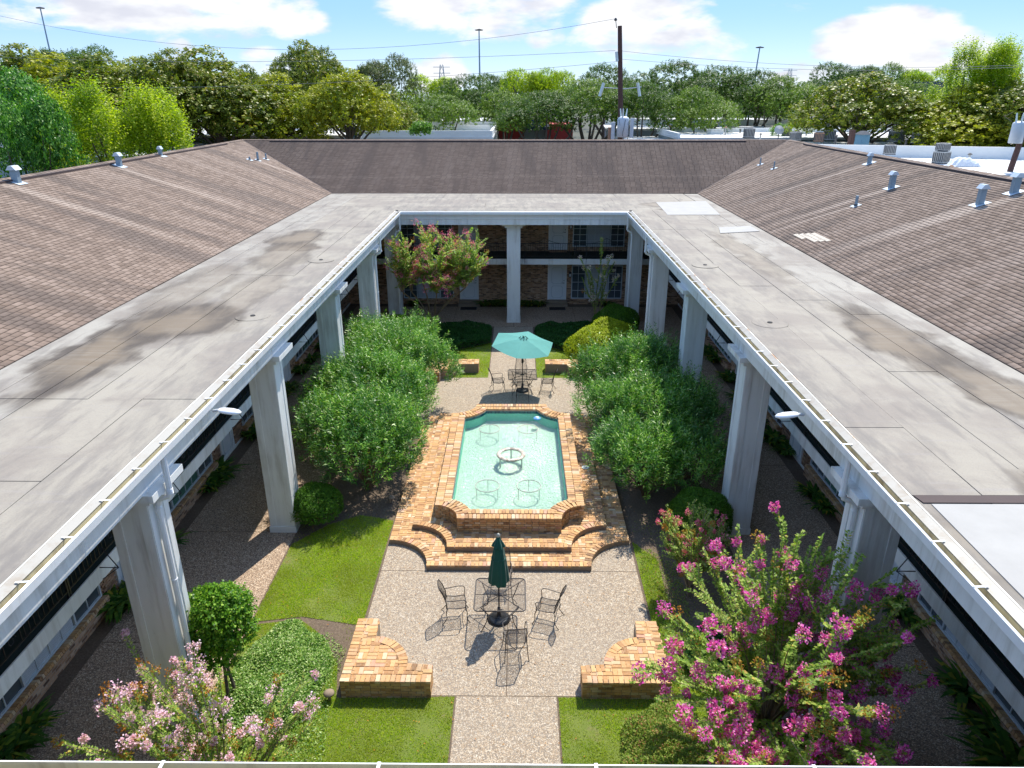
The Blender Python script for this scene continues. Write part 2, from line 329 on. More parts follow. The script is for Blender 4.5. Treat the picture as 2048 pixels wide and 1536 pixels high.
leafmat('magnolia_leaf', gain=1.1, stops=[(0, (.07, .10, .012)), (.4, (.15, .19, .018)), (.75, (.24, .26, .026)), (.95, (.32, .30, .05)), (1, (.34, .20, .07))], rough=.3, nscale=.25, lo=(.07, .11, .022))
leafmat('magnolia_yellow', gain=1.1, stops=[(0, (.13, .15, .010)), (.5, (.28, .29, .018)), (1, (.48, .44, .03))], rough=.45, nscale=.3, lo=(.15, .21, .02))
leafmat('oak_leaf', gain=1.1, stops=[(0, (.030, .065, .012)), (.5, (.07, .125, .020)), (1, (.13, .20, .032))], nscale=.3, lo=(.035, .08, .018), spec=.2)
leafmat('oak_light', gain=1.1, stops=[(0, (.06, .11, .016)), (.5, (.13, .20, .026)), (1, (.22, .29, .04))], nscale=.3, lo=(.07, .14, .025), spec=.2)
leafmat('lime_leaf', gain=1.1, stops=[(0, (.12, .19, .008)), (.5, (.28, .36, .012)), (1, (.50, .52, .025))], trans=.45, nscale=.3, lo=(.16, .27, .012))
leafmat('laurel_leaf', gain=1.1, stops=[(0, (.02, .08, .014)), (.5, (.055, .17, .022)), (.85, (.13, .30, .035)), (1, (.28, .44, .12))], rough=.25)
leafmat('grey_leaf', gain=1.1, stops=[(0, (.05, .065, .03)), (.5, (.10, .125, .05)), (1, (.16, .18, .075))])
leafmat('grass_blade', [(0, (.16, .27, .012)), (.4, (.30, .42, .018)), (.75, (.42, .50, .022)), (.95, (.50, .50, .05)), (1, (.55, .46, .18))], trans=.42, nscale=.9, lo=(.30, .33, .03))
leafmat('magenta_petal', [(0, (.46, .03, .30)), (.4, (.68, .08, .44)), (.75, (.78, .22, .54)), (1, (.84, .48, .62))], trans=.3, rough=.7)
leafmat('rose_petal', [(0, (.52, .06, .18)), (.5, (.66, .14, .28)), (1, (.74, .34, .38))], trans=.3, rough=.7)
leafmat('pale_petal', [(0, (.62, .32, .50)), (.5, (.74, .48, .63)), (1, (.85, .68, .76))], trans=.3, rough=.7)
leafmat('white_petal', [(0, (.62, .45, .42)), (1, (.82, .72, .68))], trans=.3, rough=.7)
leafmat('seed_brown', [(0, (.30, .10, .02)), (1, (.50, .24, .04))], trans=.2, rough=.8)
leafmat('banana_leaf', [(0, (.05, .20, .02)), (1, (.12, .32, .03))], trans=.4)
def f_bark(c):
    def f(q, b):
        p = pos(q); n = q.noise(q.mapping(p, (6, 6, 1.5)), 3, 5, .65); setc(q, b, q.mix(n, tuple(x * .55 for x in c), c)); b.inputs['Roughness'].default_value = .9; bump(q, b, n, .6, .02)
    return f
material('bark', f_bark((.13, .10, .075))); material('pale_bark', f_bark((.33, .25, .17))); material('pole_wood', f_bark((.12, .062, .05))); material('twig', f_bark((.20, .13, .07)))
# town
plain('town_roof', (.66, .655, .64), .8, 0, .16, .35); plain('town_parapet', (.76, .76, .73), .8, 0, .1, .6); plain('town_wall', (.30, .34, .34), .9, 0, .1, .5)
plain('red_wall', (.36, .035, .03), .8, 0, .12, 1); plain('blue_awning', (.012, .03, .085), .8, 0, .1, 1); plain('blue_shed', (.10, .22, .30), .7, 0, .12, 1.2); plain('slate', (.05, .06, .08), .7, 0, .15, 2)
plain('navy_wall', (.025, .035, .07), .8, 0, .1, 1); plain('ac_case', (.40, .40, .38), .6, .1, .15, 2); plain('ac_dark', (.07, .07, .07), .7, 0, .3, 3); plain('rust_case', (.36, .20, .12), .8, 0, .2, 3)
plain('transformer_grey', (.52, .56, .60), .45, .1, .12, 3); plain('porcelain', (.62, .70, .68), .3, 0, .1, 5); plain('lamp_white', (.80, .81, .82), .35, 0, .05, 3); plain('float_blue', (.10, .35, .75), .4, 0, .05, 3)
plain('wire_grey', (.17, .18, .20), .6, .2, .1, 3)
plain('tarp', (.72, .74, .76), .7, 0, .15, 3)

# ------------------------------------------------------------------ mesh helpers
class MB:
    def __init__(s): s.v = []; s.f = []; s.mi = []; s.m = 0
    def add(s, vs, fs):
        o = len(s.v); s.v += [tuple(x) for x in vs]; s.f += [tuple(i + o for i in f) for f in fs]; s.mi += [s.m] * len(fs)
    def box(s, x0, x1, y0, y1, z0, z1):
        s.add([(x0, y0, z0), (x1, y0, z0), (x1, y1, z0), (x0, y1, z0), (x0, y0, z1), (x1, y0, z1), (x1, y1, z1), (x0, y1, z1)],
              [(0, 3, 2, 1), (4, 5, 6, 7), (0, 1, 5, 4), (1, 2, 6, 5), (2, 3, 7, 6), (3, 0, 4, 7)])
    def obox(s, c, sz, rz=0, top=1., M=None):
        hx, hy, hz = sz[0] / 2, sz[1] / 2, sz[2] / 2; vs = []
        for z, k in ((-hz, 1), (hz, top)):
            for x, y in ((-hx, -hy), (hx, -hy), (hx, hy), (-hx, hy)): vs.append((x * k, y * k, z))
        if M is None: M = Matrix.Rotation(rz, 3, 'Z')
        s.add([Vector(c) + M @ Vector(v) for v in vs], [(0, 3, 2, 1), (4, 5, 6, 7), (0, 1, 5, 4), (1, 2, 6, 5), (2, 3, 7, 6), (3, 0, 4, 7)])
    def tube(s, pts, r, n=6, cap=True):
        pts = [Vector(p) for p in pts]; rs = r if isinstance(r, (list, tuple)) else [r] * len(pts)
        rings = []; up = Vector((0, 0, 1)); prev = None
        for i, p in enumerate(pts):
            d = (pts[min(i + 1, len(pts) - 1)] - pts[max(i - 1, 0)])
            if d.length < 1e-9: d = Vector((0, 0, 1))
            d.normalize()
            if prev is None: a = d.cross(up if abs(d.z) < .95 else Vector((1, 0, 0))).normalized()
            else: a = (prev - d * prev.dot(d)); a = a.normalized() if a.length > 1e-6 else d.orthogonal().normalized()
            prev = a; b = d.cross(a)
            rings.append([p + (a * math.cos(2 * math.pi * k / n) + b * math.sin(2 * math.pi * k / n)) * rs[i] for k in range(n)])
        vs = [v for rg in rings for v in rg]; fs = []
        for i in range(len(pts) - 1):
            for k in range(n): fs.append((i * n + k, i * n + (k + 1) % n, (i + 1) * n + (k + 1) % n, (i + 1) * n + k))
        if cap: fs += [tuple(range(n))[::-1], tuple(range((len(pts) - 1) * n, len(pts) * n))]
        s.add(vs, fs)
    def lathe(s, prof, c=(0, 0, 0), n=24):
        vs = []; fs = []; c = Vector(c)
        for r, z in prof:
            for k in range(n): vs.append(c + Vector((r * math.cos(2 * math.pi * k / n), r * math.sin(2 * math.pi * k / n), z)))
        for i in range(len(prof) - 1):
            for k in range(n): fs.append((i * n + k, i * n + (k + 1) % n, (i + 1) * n + (k + 1) % n, (i + 1) * n + k))
        fs += [tuple(range(n))[::-1], tuple(range((len(prof) - 1) * n, len(prof) * n))]; s.add(vs, fs)
    def torus(s, c, R_, r, n=32, m=8, flat=1.):
        c = Vector(c); vs = []; fs = []
        for i in range(n):
            a = 2 * math.pi * i / n
            for j in range(m):
                b = 2 * math.pi * j / m; vs.append(c + Vector(((R_ + r * math.cos(b)) * math.cos(a), (R_ + r * math.cos(b)) * math.sin(a), r * flat * math.sin(b))))
        for i in range(n):
            for j in range(m): fs.append((i * m + j, ((i + 1) % n) * m + j, ((i + 1) % n) * m + (j + 1) % m, i * m + (j + 1) % m))
        s.add(vs, fs)
    def prism(s, poly, z0, z1, bottom=True):
        n = len(poly); s.add([(x, y, z0) for x, y in poly] + [(x, y, z1) for x, y in poly],
              ([tuple(range(n))[::-1]] if bottom else []) + [tuple(range(n, 2 * n))] + [(i, (i + 1) % n, n + (i + 1) % n, n + i) for i in range(n)])
    def mesh(s, name, mats, smooth=False):
        me = bpy.data.meshes.new(name); me.from_pydata(s.v, [], s.f)
        for m in (mats if isinstance(mats, (list, tuple)) else [mats]): me.materials.append(MATS[m])
        if isinstance(mats, (list, tuple)) and len(mats) > 1: me.polygons.foreach_set('material_index', s.mi)
        if smooth: me.polygons.foreach_set('use_smooth', [True] * len(me.polygons))
        me.update(); return me
    def build(s, name, mats, parent=None, smooth=False, loc=None):
        return link(name, s.mesh(name, mats, smooth), parent, loc)
def link(name, me, parent=None, loc=None, rot=None, scale=None):
    o = bpy.data.objects.new(name, me); COL.objects.link(o)
    if parent is not None: o.parent = parent
    if loc is not None: o.location = loc
    if rot is not None: o.rotation_euler = rot
    if scale is not None: o.scale = scale
    return o
def tag(o, label, cat, group=None):
    o['label'] = label; o['category'] = cat
    if group: o['group'] = group
    return o
def thing(name, label, cat, loc=(0, 0, 0), rz=0, group=None):
    o = bpy.data.objects.new(name, None); COL.objects.link(o); o.location = loc; o.rotation_euler = (0, 0, rz); o.empty_display_size = .2
    return tag(o, label, cat, group)
def structure(o): o['kind'] = 'structure'; return o
def stuff(o): o['kind'] = 'stuff'; return o
def kids(o): return list(o.children)
def copy_tree(o, loc, rz=0, label=None, scale=None):
    def rec(a, par):
        c = a.copy(); COL.objects.link(c); c.parent = par
        for ch in [k for k in bpy.data.objects if k.parent == a]: rec(ch, c)
        return c
    c = rec(o, None); c.location = loc; c.rotation_euler = (0, 0, rz)
    if scale is not None: c.scale = scale
    if label: c['label'] = label
    return c

def quadmesh(name, V, mats, mi=None, smooth=False):
    """V: (n,4,3) array of quads"""
    n = len(V); me = bpy.data.meshes.new(name)
    me.vertices.add(n * 4); me.vertices.foreach_set('co', np.asarray(V, np.float32).ravel())
    me.loops.add(n * 4); me.loops.foreach_set('vertex_index', np.arange(n * 4, dtype=np.int32))
    me.polygons.add(n); me.polygons.foreach_set('loop_start', np.arange(0, n * 4, 4, dtype=np.int32))
    for m in (mats if isinstance(mats, (list, tuple)) else [mats]): me.materials.append(MATS[m])
    if mi is not None: me.polygons.foreach_set('material_index', np.asarray(mi, np.int32))
    me.update(calc_edges=True); me.validate(); return me
def nrm(a): return a / np.maximum(np.linalg.norm(a, axis=-1, keepdims=True), 1e-9)
def leafquads(P, D, N, L, W, mid=.5, droop=0.):
    D = nrm(D); S = nrm(np.cross(D, N)); L = np.asarray(L).reshape(-1, 1); W = np.asarray(W).reshape(-1, 1)
    if L.shape[0] == 1: L = np.repeat(L, len(P), 0)
    if W.shape[0] == 1: W = np.repeat(W, len(P), 0)
    T = P + D * L; T[:, 2] -= droop * L[:, 0]
    M = P + D * L * mid
    return np.stack([P, M + S * W / 2, T, M - S * W / 2], 1)
def rdir(n): return nrm(rng.normal(size=(n, 3)))

# ------------------------------------------------------------------ the setting: ground, paving, lawn
mb = MB(); mb.add([(-900, -300, -.06), (900, -300, -.06), (900, 1500, -.06), (-900, 1500, -.06)], [(0, 1, 2, 3)])
structure(mb.build('ground', 'town_ground'))
mb = MB(); mb.box(-9.75, 9.75, 3, 40.7, -.05, -.004); structure(mb.build('garden_soil', 'bare_soil'))

def slab(mbm, x0, x1, y0, y1, z=0., parent=None, mat='pebble_concrete', nm='paving_slab'):
    m = MB(); e = .010; m.box(x0 + e, x1 - e, y0 + e, y1 - e, -.08, z); return m.build(nm, mat, parent)
patio = structure(bpy.data.objects.new('patio', None)); COL.objects.link(patio)
for x0, x1, y0, y1 in ((-3.34, 0, 11.13, 15.28), (0, 3.34, 11.13, 15.28), (-3.34, -.01, 15.28, 17.6), (.01, 3.34, 15.28, 17.6), (-3.6, 0, 24.3, 29.7), (0, 3.6, 24.3, 29.7)): slab(0, x0, x1, y0, y1, parent=patio)
path = structure(bpy.data.objects.new('garden_path', None)); COL.objects.link(path)
for y0, y1 in ((4.0, 7.6), (7.6, 11.13), (29.7, 33.0), (33.0, 36.3)): slab(0, -1.04, 1.04, y0, y1, parent=path)
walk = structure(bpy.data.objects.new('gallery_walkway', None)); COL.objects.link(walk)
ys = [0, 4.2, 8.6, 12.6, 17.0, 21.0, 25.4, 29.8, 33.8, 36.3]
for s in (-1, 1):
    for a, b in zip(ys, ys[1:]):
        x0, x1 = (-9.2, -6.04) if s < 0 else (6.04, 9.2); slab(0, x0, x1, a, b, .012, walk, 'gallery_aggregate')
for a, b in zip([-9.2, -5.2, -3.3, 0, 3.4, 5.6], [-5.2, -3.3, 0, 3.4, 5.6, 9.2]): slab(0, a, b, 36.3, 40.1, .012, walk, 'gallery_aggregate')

lawns = [[(-6.0, 4.2), (-1.07, 4.2), (-1.07, 11.1), (-3.5, 11.05), (-3.7, 12.0), (-4.3, 12.9), (-4.9, 13.4), (-6.0, 13.2), (-6.0, 12.6)],
         [(-6.02, 13.3), (-4.9, 13.5), (-3.4, 13.2), (-3.38, 17.6), (-4.4, 17.9), (-5.2, 17.4), (-6.0, 16.4)],
         [(1.07, 4.2), (6.0, 4.2), (6.0, 9), (4.6, 11), (4.6, 12.6), (3.9, 13.0), (3.95, 15.8), (3.4, 16.6), (3.38, 11.1), (1.07, 11.1)],
         [(-4.4, 28.9), (-1.07, 28.9), (-1.07, 33.6), (-2.6, 32.6), (-3.7, 31.2), (-4.4, 29.9)],
         [(1.07, 28.9), (4.4, 28.9), (4.3, 29.9), (3.6, 31.0), (2.6, 32.3), (1.07, 33.6)]]
mb = MB()
for pl in lawns: mb.prism(pl, -.04, .004)
structure(mb.build('lawn', 'lawn_turf'))
def inpoly(X, Y, poly):
    ins = np.zeros(len(X), bool); n = len(poly); j = n - 1
    for i in range(n):
        xi, yi = poly[i]; xj, yj = poly[j]
        c = ((yi > Y) != (yj > Y)) & (X < (xj - xi) * (Y - yi) / ((yj - yi) or 1e-9) + xi); ins ^= c; j = i
    return ins
def scatter(poly, dens):
    a = np.array(poly); lo, hi = a.min(0), a.max(0); n = int((hi - lo).prod() * dens)
    X = rng.uniform(lo[0], hi[0], n); Y = rng.uniform(lo[1], hi[1], n); k = inpoly(X, Y, poly); return X[k], Y[k]
QS = []
for i, pl in enumerate(lawns):
    X, Y = scatter(pl, 5200 if i < 3 else 1500); k = (Y > 7.2)
    X, Y = X[k], Y[k]; n = len(X)
    bare = np.sin(X * 2.1 + 1.3) * np.sin(Y * 1.7) + .6 * np.sin(X * 6.1 + Y * 2.) * np.sin(Y * 5.3) + rng.normal(size=n) * .5 > .75; X, Y = X[~bare], Y[~bare]; n = len(X)
    D = rng.normal(size=(n, 3)) * .55; D[:, 2] = 1
    QS.append(leafquads(np.c_[X, Y, np.full(n, 0.)], D, rdir(n), rng.uniform(.025, .06, n), rng.uniform(.007, .013, n) * (1 if i < 3 else 1.7), .35))
X = rng.uniform(-6, 6, 60000); Y = rng.uniform(7.5, 18.2, 60000); k = (np.abs(X) > 3.36) & (np.sin(X * 5) + np.sin(Y * 4.1) + rng.normal(size=60000) * .6 > .2); X, Y = X[k], Y[k]; n = len(X)
D = rng.normal(size=(n, 3)) * .7; D[:, 2] = 1; QS.append(leafquads(np.c_[X, Y, np.full(n, -.02)], D, rdir(n), rng.uniform(.03, .07, n), rng.uniform(.008, .014, n), .35))
stuff(tag(link('grass', quadmesh('grass', np.concatenate(QS), 'grass_blade')), 'short mown lawn grass in the courtyard beside the paths', 'grass'))
# fallen leaves and litter on paving and lawn
X = rng.uniform(-6, 6, 900); Y = rng.uniform(8, 29, 900); k = (np.abs(X) > 1.8) | (Y < 15) | (Y > 25); X, Y = X[k], Y[k]; n = len(X)
D = rng.normal(size=(n, 3)); D[:, 2] *= .15; N = rng.normal(size=(n, 3)) * .3; N[:, 2] = 1
stuff(tag(link('leaf_litter', quadmesh('leaf_litter', leafquads(np.c_[X, Y, np.full(n, .03)], D, N, .045, .02), 'seed_brown')), 'small dry brown leaves fallen over the lawn and soil', 'leaves'))

# ------------------------------------------------------------------ brick work
bm_ = MB(); bm_.obox((0, 0, 0), (1, 1, 1), top=.985); BRICKS = []
for k in range(3):
    m = MB(); m.obox((0, 0, 0), (1, 1, 1), top=(.97, .985, .96)[k]); BRICKS.append(m.mesh('brick', 'old_brick'))
def emit_bricks(recs, parent, origin=(0, 0, 0), limit=300):
    """recs: (centre, size, rz). The nearest ones are parts, the rest are joined."""
    o = Vector(origin); c0 = Vector(CAM)
    recs = sorted(recs, key=lambda r: (Vector(r[0]) - c0).length)
    for i, (c, s, rz) in enumerate(recs[:limit]):
        j = Vector((random.uniform(-.003, .003), random.uniform(-.003, .003), random.uniform(-.0035, .0035)))
        link('brick', BRICKS[i % 3], parent, Vector(c) - o + j, (0, 0, rz + random.uniform(-.02, .02)), s)
    if len(recs) > limit:
        m = MB()
        for c, s, rz in recs[limit:]: m.obox(Vector(c) - o + Vector((random.uniform(-.003, .003), random.uniform(-.003, .003), random.uniform(-.0035, .0035))), s, rz + random.uniform(-.02, .02), .975)
        stuff(m.build('brick_courses', 'old_brick', parent))
BW, BD, BH, J = .093, .193, .056, .013
def resample(pl, step, closed=True):
    out = []; n = len(pl)
    for i in range(n if closed else n - 1):
        a = Vector(pl[i]).to_2d(); b = Vector(pl[(i + 1) % n]).to_2d(); L = (b - a).length
        if L < 1e-6: continue
        out.append((a, b, L))
    return out
def along(pl, step, closed=True):
    """points at equal arc length with tangent, splitting at sharp corners"""
    segs = resample(pl, step, closed); runs = [[segs[0]]]
    for p, q in zip(segs, segs[1:]):
        d1 = (p[1] - p[0]).normalized(); d2 = (q[1] - q[0]).normalized()
        if d1.dot(d2) < .8: runs.append([q])
        else: runs[-1].append(q)
    for run in runs:
        T = sum(s[2] for s in run); n = max(1, round(T / step)); st = T / n
        for k in range(n):
            d = (k + .5) * st
            for a, b, L in run:
                if d <= L + 1e-9: break
                d -= L
            t = (b - a).normalized(); yield a + t * d, t, st
def header_ring(pl, z, depth=BD, inward=1, closed=True, w=BW, h=BH, off=0.):
    """bricks on the outline, laid across it; the outline runs counter-clockwise, inward is its left"""
    r = []
    for p, t, st in along(pl, w + J, closed):
        n = Vector((-t.y, t.x)) * inward; c = p + n * (depth / 2 + off)
        r.append(((c.x, c.y, z - h / 2), (st - J, depth, h), math.atan2(t.y, t.x)))
    return r
def courses(pl, z0, z1, closed=True, depth=.09):
    r = []; k = 0; z = z1 - BH / 2
    while z - BH / 2 > z0 - .03:
        for i, (p, t, st) in enumerate(along(pl, (BD + J) * (.78 if k % 2 else 1.), closed)):
            n = Vector((-t.y, t.x)); q = p + n * (depth / 2 + .012)
            r.append(((q.x, q.y, z), (st - J, depth, BH), math.atan2(t.y, t.x)))
        z -= BH + J; k += 1
    return r
def inset_ok(x, y, poly, d):
    P_ = [(x + a, y + b) for a in (-d, d) for b in (-d, d)]
    X = np.array([p[0] for p in P_]); Y = np.array([p[1] for p in P_]); return inpoly(X, Y, poly)
def fill_basket(outer, inner, z, mo, mi_):
    """basket weave between two outlines"""
    r = []; a = np.array(outer); lo, hi = a.min(0), a.max(0); u = BD + J
    for i in range(int((hi[0] - lo[0]) / u) + 1):
        for j in range(int((hi[1] - lo[1]) / u) + 1):
            cx = lo[0] + (i + .5) * u + .03; cy = lo[1] + (j + .5) * u
            hor = (i + j) % 2
            for s in (-1, 1):
                c = (cx, cy + s * u / 4) if hor else (cx + s * u / 4, cy); sz = (BD, BW - .003, BH) if hor else (BW - .003, BD, BH)
                if not inset_ok(c[0], c[1], outer, mo).all(): continue
                if inner is not None and inset_ok(c[0], c[1], inner, .0).any(): continue
                r.append(((c[0], c[1], z - BH / 2), sz, 0))
    return r
def emit_under(outer, inner, z, parent, origin, mo=.06):
    m = MB(); a = np.array(outer); lo, hi = a.min(0), a.max(0); k = 0; y = lo[1] + .05
    while y < hi[1]:
        x = lo[0] + (k % 2) * .1
        while x < hi[0]:
            if inset_ok(x, y, outer, mo).all() and (inner is None or not inset_ok(x, y, inner, 0.).any()): m.obox((x - origin[0], y - origin[1], z - .02), (BD, BW, .03), random.uniform(-.02, .02))
            x += BD + J
        y += BW + J; k += 1
    stuff(m.build('infill_bricks', 'old_brick', parent))
def arc(cx, cy, r, a0, a1, n=12): return [(cx + r * math.cos(R(a0 + (a1 - a0) * i / n)), cy + r * math.sin(R(a0 + (a1 - a0) * i / n))) for i in range(n + 1)]
def scoop(fx, fy, r, X, by, bx=None, br=None):
    """outline (ccw): front edge at fy, half width fx, scooped corners of radius r out to half width X, back edge at by"""
    pts = arc(X, fy, r, 180, 90)   # right front scoop from (X-r, fy) to (X, fy+r)
    if br: pts += arc(X, by, br, 270, 180)
    else: pts += [(X, by)]
    left = [(-x, y) for x, y in pts][::-1]
    return pts + left
fountain = thing('brick_fountain', 'stepped tan brick fountain basin with scooped corners in the middle of the courtyard', 'fountain', (0, 20.5, 0))
FO = (0, 20.5, 0)
O1 = scoop(2.15, 15.3, 1.15, 3.3, 24.6); O2 = scoop(1.66, 15.92, 1.05, 2.72, 24.5); O3 = scoop(1.42, 16.6, .68, 2.12, 24.36, br=.82); O4 = scoop(1.2, 17.12, .46, 1.66, 23.84, br=.75)
def basin(fy, X, by, r, rb, cx=2.12, c0=16.6, c1=24.36):
    a0 = 180 - math.degrees(math.asin((fy - c0) / r)); a1 = 180 - math.degrees(math.acos((cx - X) / r)); b0 = 180 + math.degrees(math.acos((cx - X) / rb)); b1 = 180 + math.degrees(math.asin((c1 - by) / rb))
    p = arc(cx, c0, r, a0, a1, 10) + arc(cx, c1, rb, b0, b1, 12); return p + [(-x, y) for x, y in p][::-1]
O4 = basin(17.12, 1.66, 23.84, 1.10, 1.30); OM = basin(16.86, 1.89, 24.10, .895, 1.06)
recs = []
for outl, z0, z1, nxt in ((O1, 0, .15, O2), (O2, .15, .30, O3)):
    m = MB(); m.prism([(x, y - 20.5) for x, y in outl], z0, z1 - .028); m.build('mortar_bed', 'mortar', fountain)
    recs += header_ring(outl, z1); recs += courses(outl, z0, z1 - BH - J)
    recs += fill_basket(outl, nxt, z1 - .002, BD + .04, .03); emit_under(outl, nxt, z1 - .010, fountain, FO)
# basin wall: ring
def ring_mesh(outer, inner, z0, z1, nm, mat, par, oy=20.5, seg=160):
    def rs(pl):
        sg = resample(pl, .1); T = sum(s[2] for s in sg); out = []
        for k in range(seg):
            d = k * T / seg
            for a, b, L in sg:
                if d <= L: break
                d -= L
            out.append(a + (b - a).normalized() * d)
        return out
    A = rs(outer); c = Vector((0, oy)); m = MB()
    # match by angle
    B = []
    sg = resample(inner, .1)
    for p in A:
        best = None
        for a, b, L in sg:
            t = max(0, min(1, (p - a).dot(b - a) / (L * L))); q_ = a + (b - a) * t; d = (p - q_).length
            if best is None or d < best[0]: best = (d, q_)
        B.append(best[1])
    n = len(A); vs = [(p.x, p.y - oy, z1) for p in A] + [(p.x, p.y - oy, z1) for p in B] + [(p.x, p.y - oy, z0) for p in A] + [(p.x, p.y - oy, z0) for p in B]
    fs = []
    for i in range(n):
        j = (i + 1) % n; fs += [(i, j, n + j, n + i), (2 * n + i, 2 * n + j, j, i), (n + i, n + j, 3 * n + j, 3 * n + i)]
    m.add(vs, fs); return m.build(nm, mat, par)
IN = [(x * .985, 20.5 + (y - 20.5) * .99) for x, y in O3]
ring_mesh(IN, O4, .12, .70, 'basin_core', 'mortar', fountain)
m = MB(); nn = len(O4); m.add([(x, y - 20.5, .27) for x, y in O4] + [(x, y - 20.5, .60) for x, y in O4], [(i, nn + i, nn + (i + 1) % nn, (i + 1) % nn) for i in range(nn)])
for v_i in range(len(m.v)): x, y, z = m.v[v_i]; m.v[v_i] = (x * .994, y * .998, z)
m.build('basin_wall', 'pool_wall', fountain)
m = MB(); m.add([(x * 1.0, y - 20.5, .285) for x, y in O4], [tuple(range(nn))]); m.build('basin_floor', 'pool_plaster', fountain)
m = MB(); m.add([(x * .993, (y - 20.5) * .998, .625) for x, y in O4], [tuple(range(nn))]); m.build('water', 'pool_water', fountain)
m = MB()
for p, t, st in along(O4, .052):
    n_ = Vector((-t.y, t.x))
    for k in range(2): q_ = p + n_ * .006; m.obox((q_.x, q_.y - 20.5, .664 - k * .048), (st - .006, .012, .042), math.atan2(t.y, t.x))
stuff(m.build('waterline_tile', 'blue_tile', fountain))
cop = header_ring(O3, .75, .222) + header_ring(OM, .75, .218)
recs += cop + courses(O3, .3, .75 - BH - J)
emit_bricks(recs, fountain, FO)
print('fountain bricks', len(recs))

# fountain fittings: each ring stands in the water by itself
def pipe_ring(x, y, r, label, z=.66):
    t = thing('spray_ring', label, 'fountain ring', (x, y, .16), 0, 'spray rings standing in the basin')
    m = MB(); m.torus((0, 0, z - .16), r, .015, 40, 8); m.build('pipe', 'ring_pipe', t, True)
    for k in range(3):
        a = R(90 + 120 * k); m = MB(); m.tube([(r * math.cos(a), r * math.sin(a), .1), (r * math.cos(a), r * math.sin(a), z - .17)], .009, 6); m.build('leg', 'ring_pipe', t)
    m = MB()
    for k in range(10): a = R(36 * k); m.tube([(r * math.cos(a), r * math.sin(a), z - .15), (r * .97 * math.cos(a), r * .97 * math.sin(a), z - .125)], .007, 5)
    m.build('nozzle', 'ring_pipe', t)
pipe_ring(-.68, 18.5, .36, 'front left thin pipe ring in the basin water')
pipe_ring(.56, 18.5, .36, 'front right thin pipe ring in the basin water')
pipe_ring(-.76, 22.4, .36, 'rear left thin pipe ring in the basin water')
pipe_ring(.58, 22.4, .36, 'rear right thin pipe ring in the basin, partly behind the splashing jet')
t = thing('mosaic_ring', 'wide pebble mosaic ring at the centre of the fountain basin', 'fountain ring', (.01, 20.5, .16))
m = MB(); m.torus((0, 0, .5), .40, .075, 44, 8, .55); m.build('rim', 'ring_mosaic', t, True)
for k in range(3):
    a = R(90 + 120 * k); m = MB(); m.tube([(.4 * math.cos(a), .4 * math.sin(a), 0), (.4 * math.cos(a), .4 * math.sin(a), .48)], .025, 8); m.build('leg', 'ring_pipe', t)
P0 = []; D0 = []
for cx, cy, hh in ((-.22, 21.05, .34), (-.02, 21.12, .24), (.26, 21.1, .30), (.08, 21.0, .16)):
    n = 260; a = rng.uniform(0, 6.28, n); tt = rng.uniform(0, 1, n); rr_ = .02 + .13 * tt; z = .63 + hh * 5.5 * (.5 - .5 * tt) * (.5 + .5 * tt) * rng.uniform(.75, 1.1, n)
    P0.append(np.c_[cx + rr_ * np.cos(a), cy + rr_ * np.sin(a), z]); D0.append(np.c_[np.cos(a) * .3, np.sin(a) * .3, -np.ones(n)])
P0 = np.concatenate(P0); D0 = np.concatenate(D0)
stuff(tag(link('water_jet', quadmesh('water_jet', leafquads(P0, D0, rdir(len(P0)), rng.uniform(.02, .06, len(P0)), rng.uniform(.01, .022, len(P0))), 'water_spray')), 'low splashing jets of white water behind the mosaic ring', 'water jet'))
def disc_float():
    t = thing('pool_float', 'small blue and white round float at the rear right corner of the basin', 'float', (.93, 23.3, .62))
    m = MB(); m.lathe([(.09, 0), (.13, .02), (.13, .05), (.10, .07)], n=20); m.build('float_body', 'float_blue', t, True)
    m = MB(); m.lathe([(.06, .07), (.065, .085), (.03, .10)], n=16); m.build('cap', 'lamp_white', t, True)
disc_float()
t = thing('skimmer_lid', 'round grey lid lying on the brick step right of the basin', 'lid', (2.42, 20.3, .30)); m = MB(); m.lathe([(.12, 0), (.125, .012), (.11, .02)], n=22); m.build('lid_plate', 'porcelain', t); m = MB(); m.torus((0, 0, .022), .05, .006, 18, 6); m.build('finger_ring', 'ac_dark', t)

# benches (outline ccw, top at .45)
def bench(label, pl, arcseg, limit=300):
    cx = sum(p[0] for p in pl) / len(pl); cy = sum(p[1] for p in pl) / len(pl)
    t = thing('brick_bench', label, 'brick bench', (cx, cy, 0), 0, 'low curved brick corner benches round the patio')
    m = MB(); m.prism([(cx + (x - cx) * .975 - cx, cy + (y - cy) * .975 - cy) for x, y in pl], 0, .424); m.build('core', 'mortar', t)
    r = header_ring(pl, .45) + courses(pl, .0, .45 - BH - J) + fill_basket(pl, None, .447, BD * .5 + .075, 0)
    emit_bricks(r, t, (cx, cy, 0), limit); emit_under(pl, None, .441, t, (cx, cy, 0))
def corner(sx, sy, ox, oy, LX, LY, W, r):
    """L plan with a scooped inner side; corner at (ox,oy), arms towards -sx and sy"""
    pts = [(0, 0), (LX, 0), (LX, W)] + [(W + r - r * math.sin(R(a)) if False else W + r * (1 - math.sin(R(a))), W + r * (1 - math.cos(R(a)))) for a in np.linspace(0, 90, 9)][::1]
    pts = [(0, 0), (LX, 0), (LX, W), (W + r, W)] + [(W + r - r * math.cos(R(90 - a)) , W + r - r * math.sin(R(90 - a))) for a in []]
    ccx, ccy = W + r, W + r
    pts = [(0, 0), (LX, 0), (LX, W)] + [(W + r * math.cos(R(a)), W + r * math.sin(R(a))) for a in np.linspace(3, 87, 9)] + [(W, LY), (0, LY)]
    pts = [(ox + sx * x, oy + sy * y) for x, y in pts]
    if sx * sy < 0: pts = pts[::-1]
    return pts
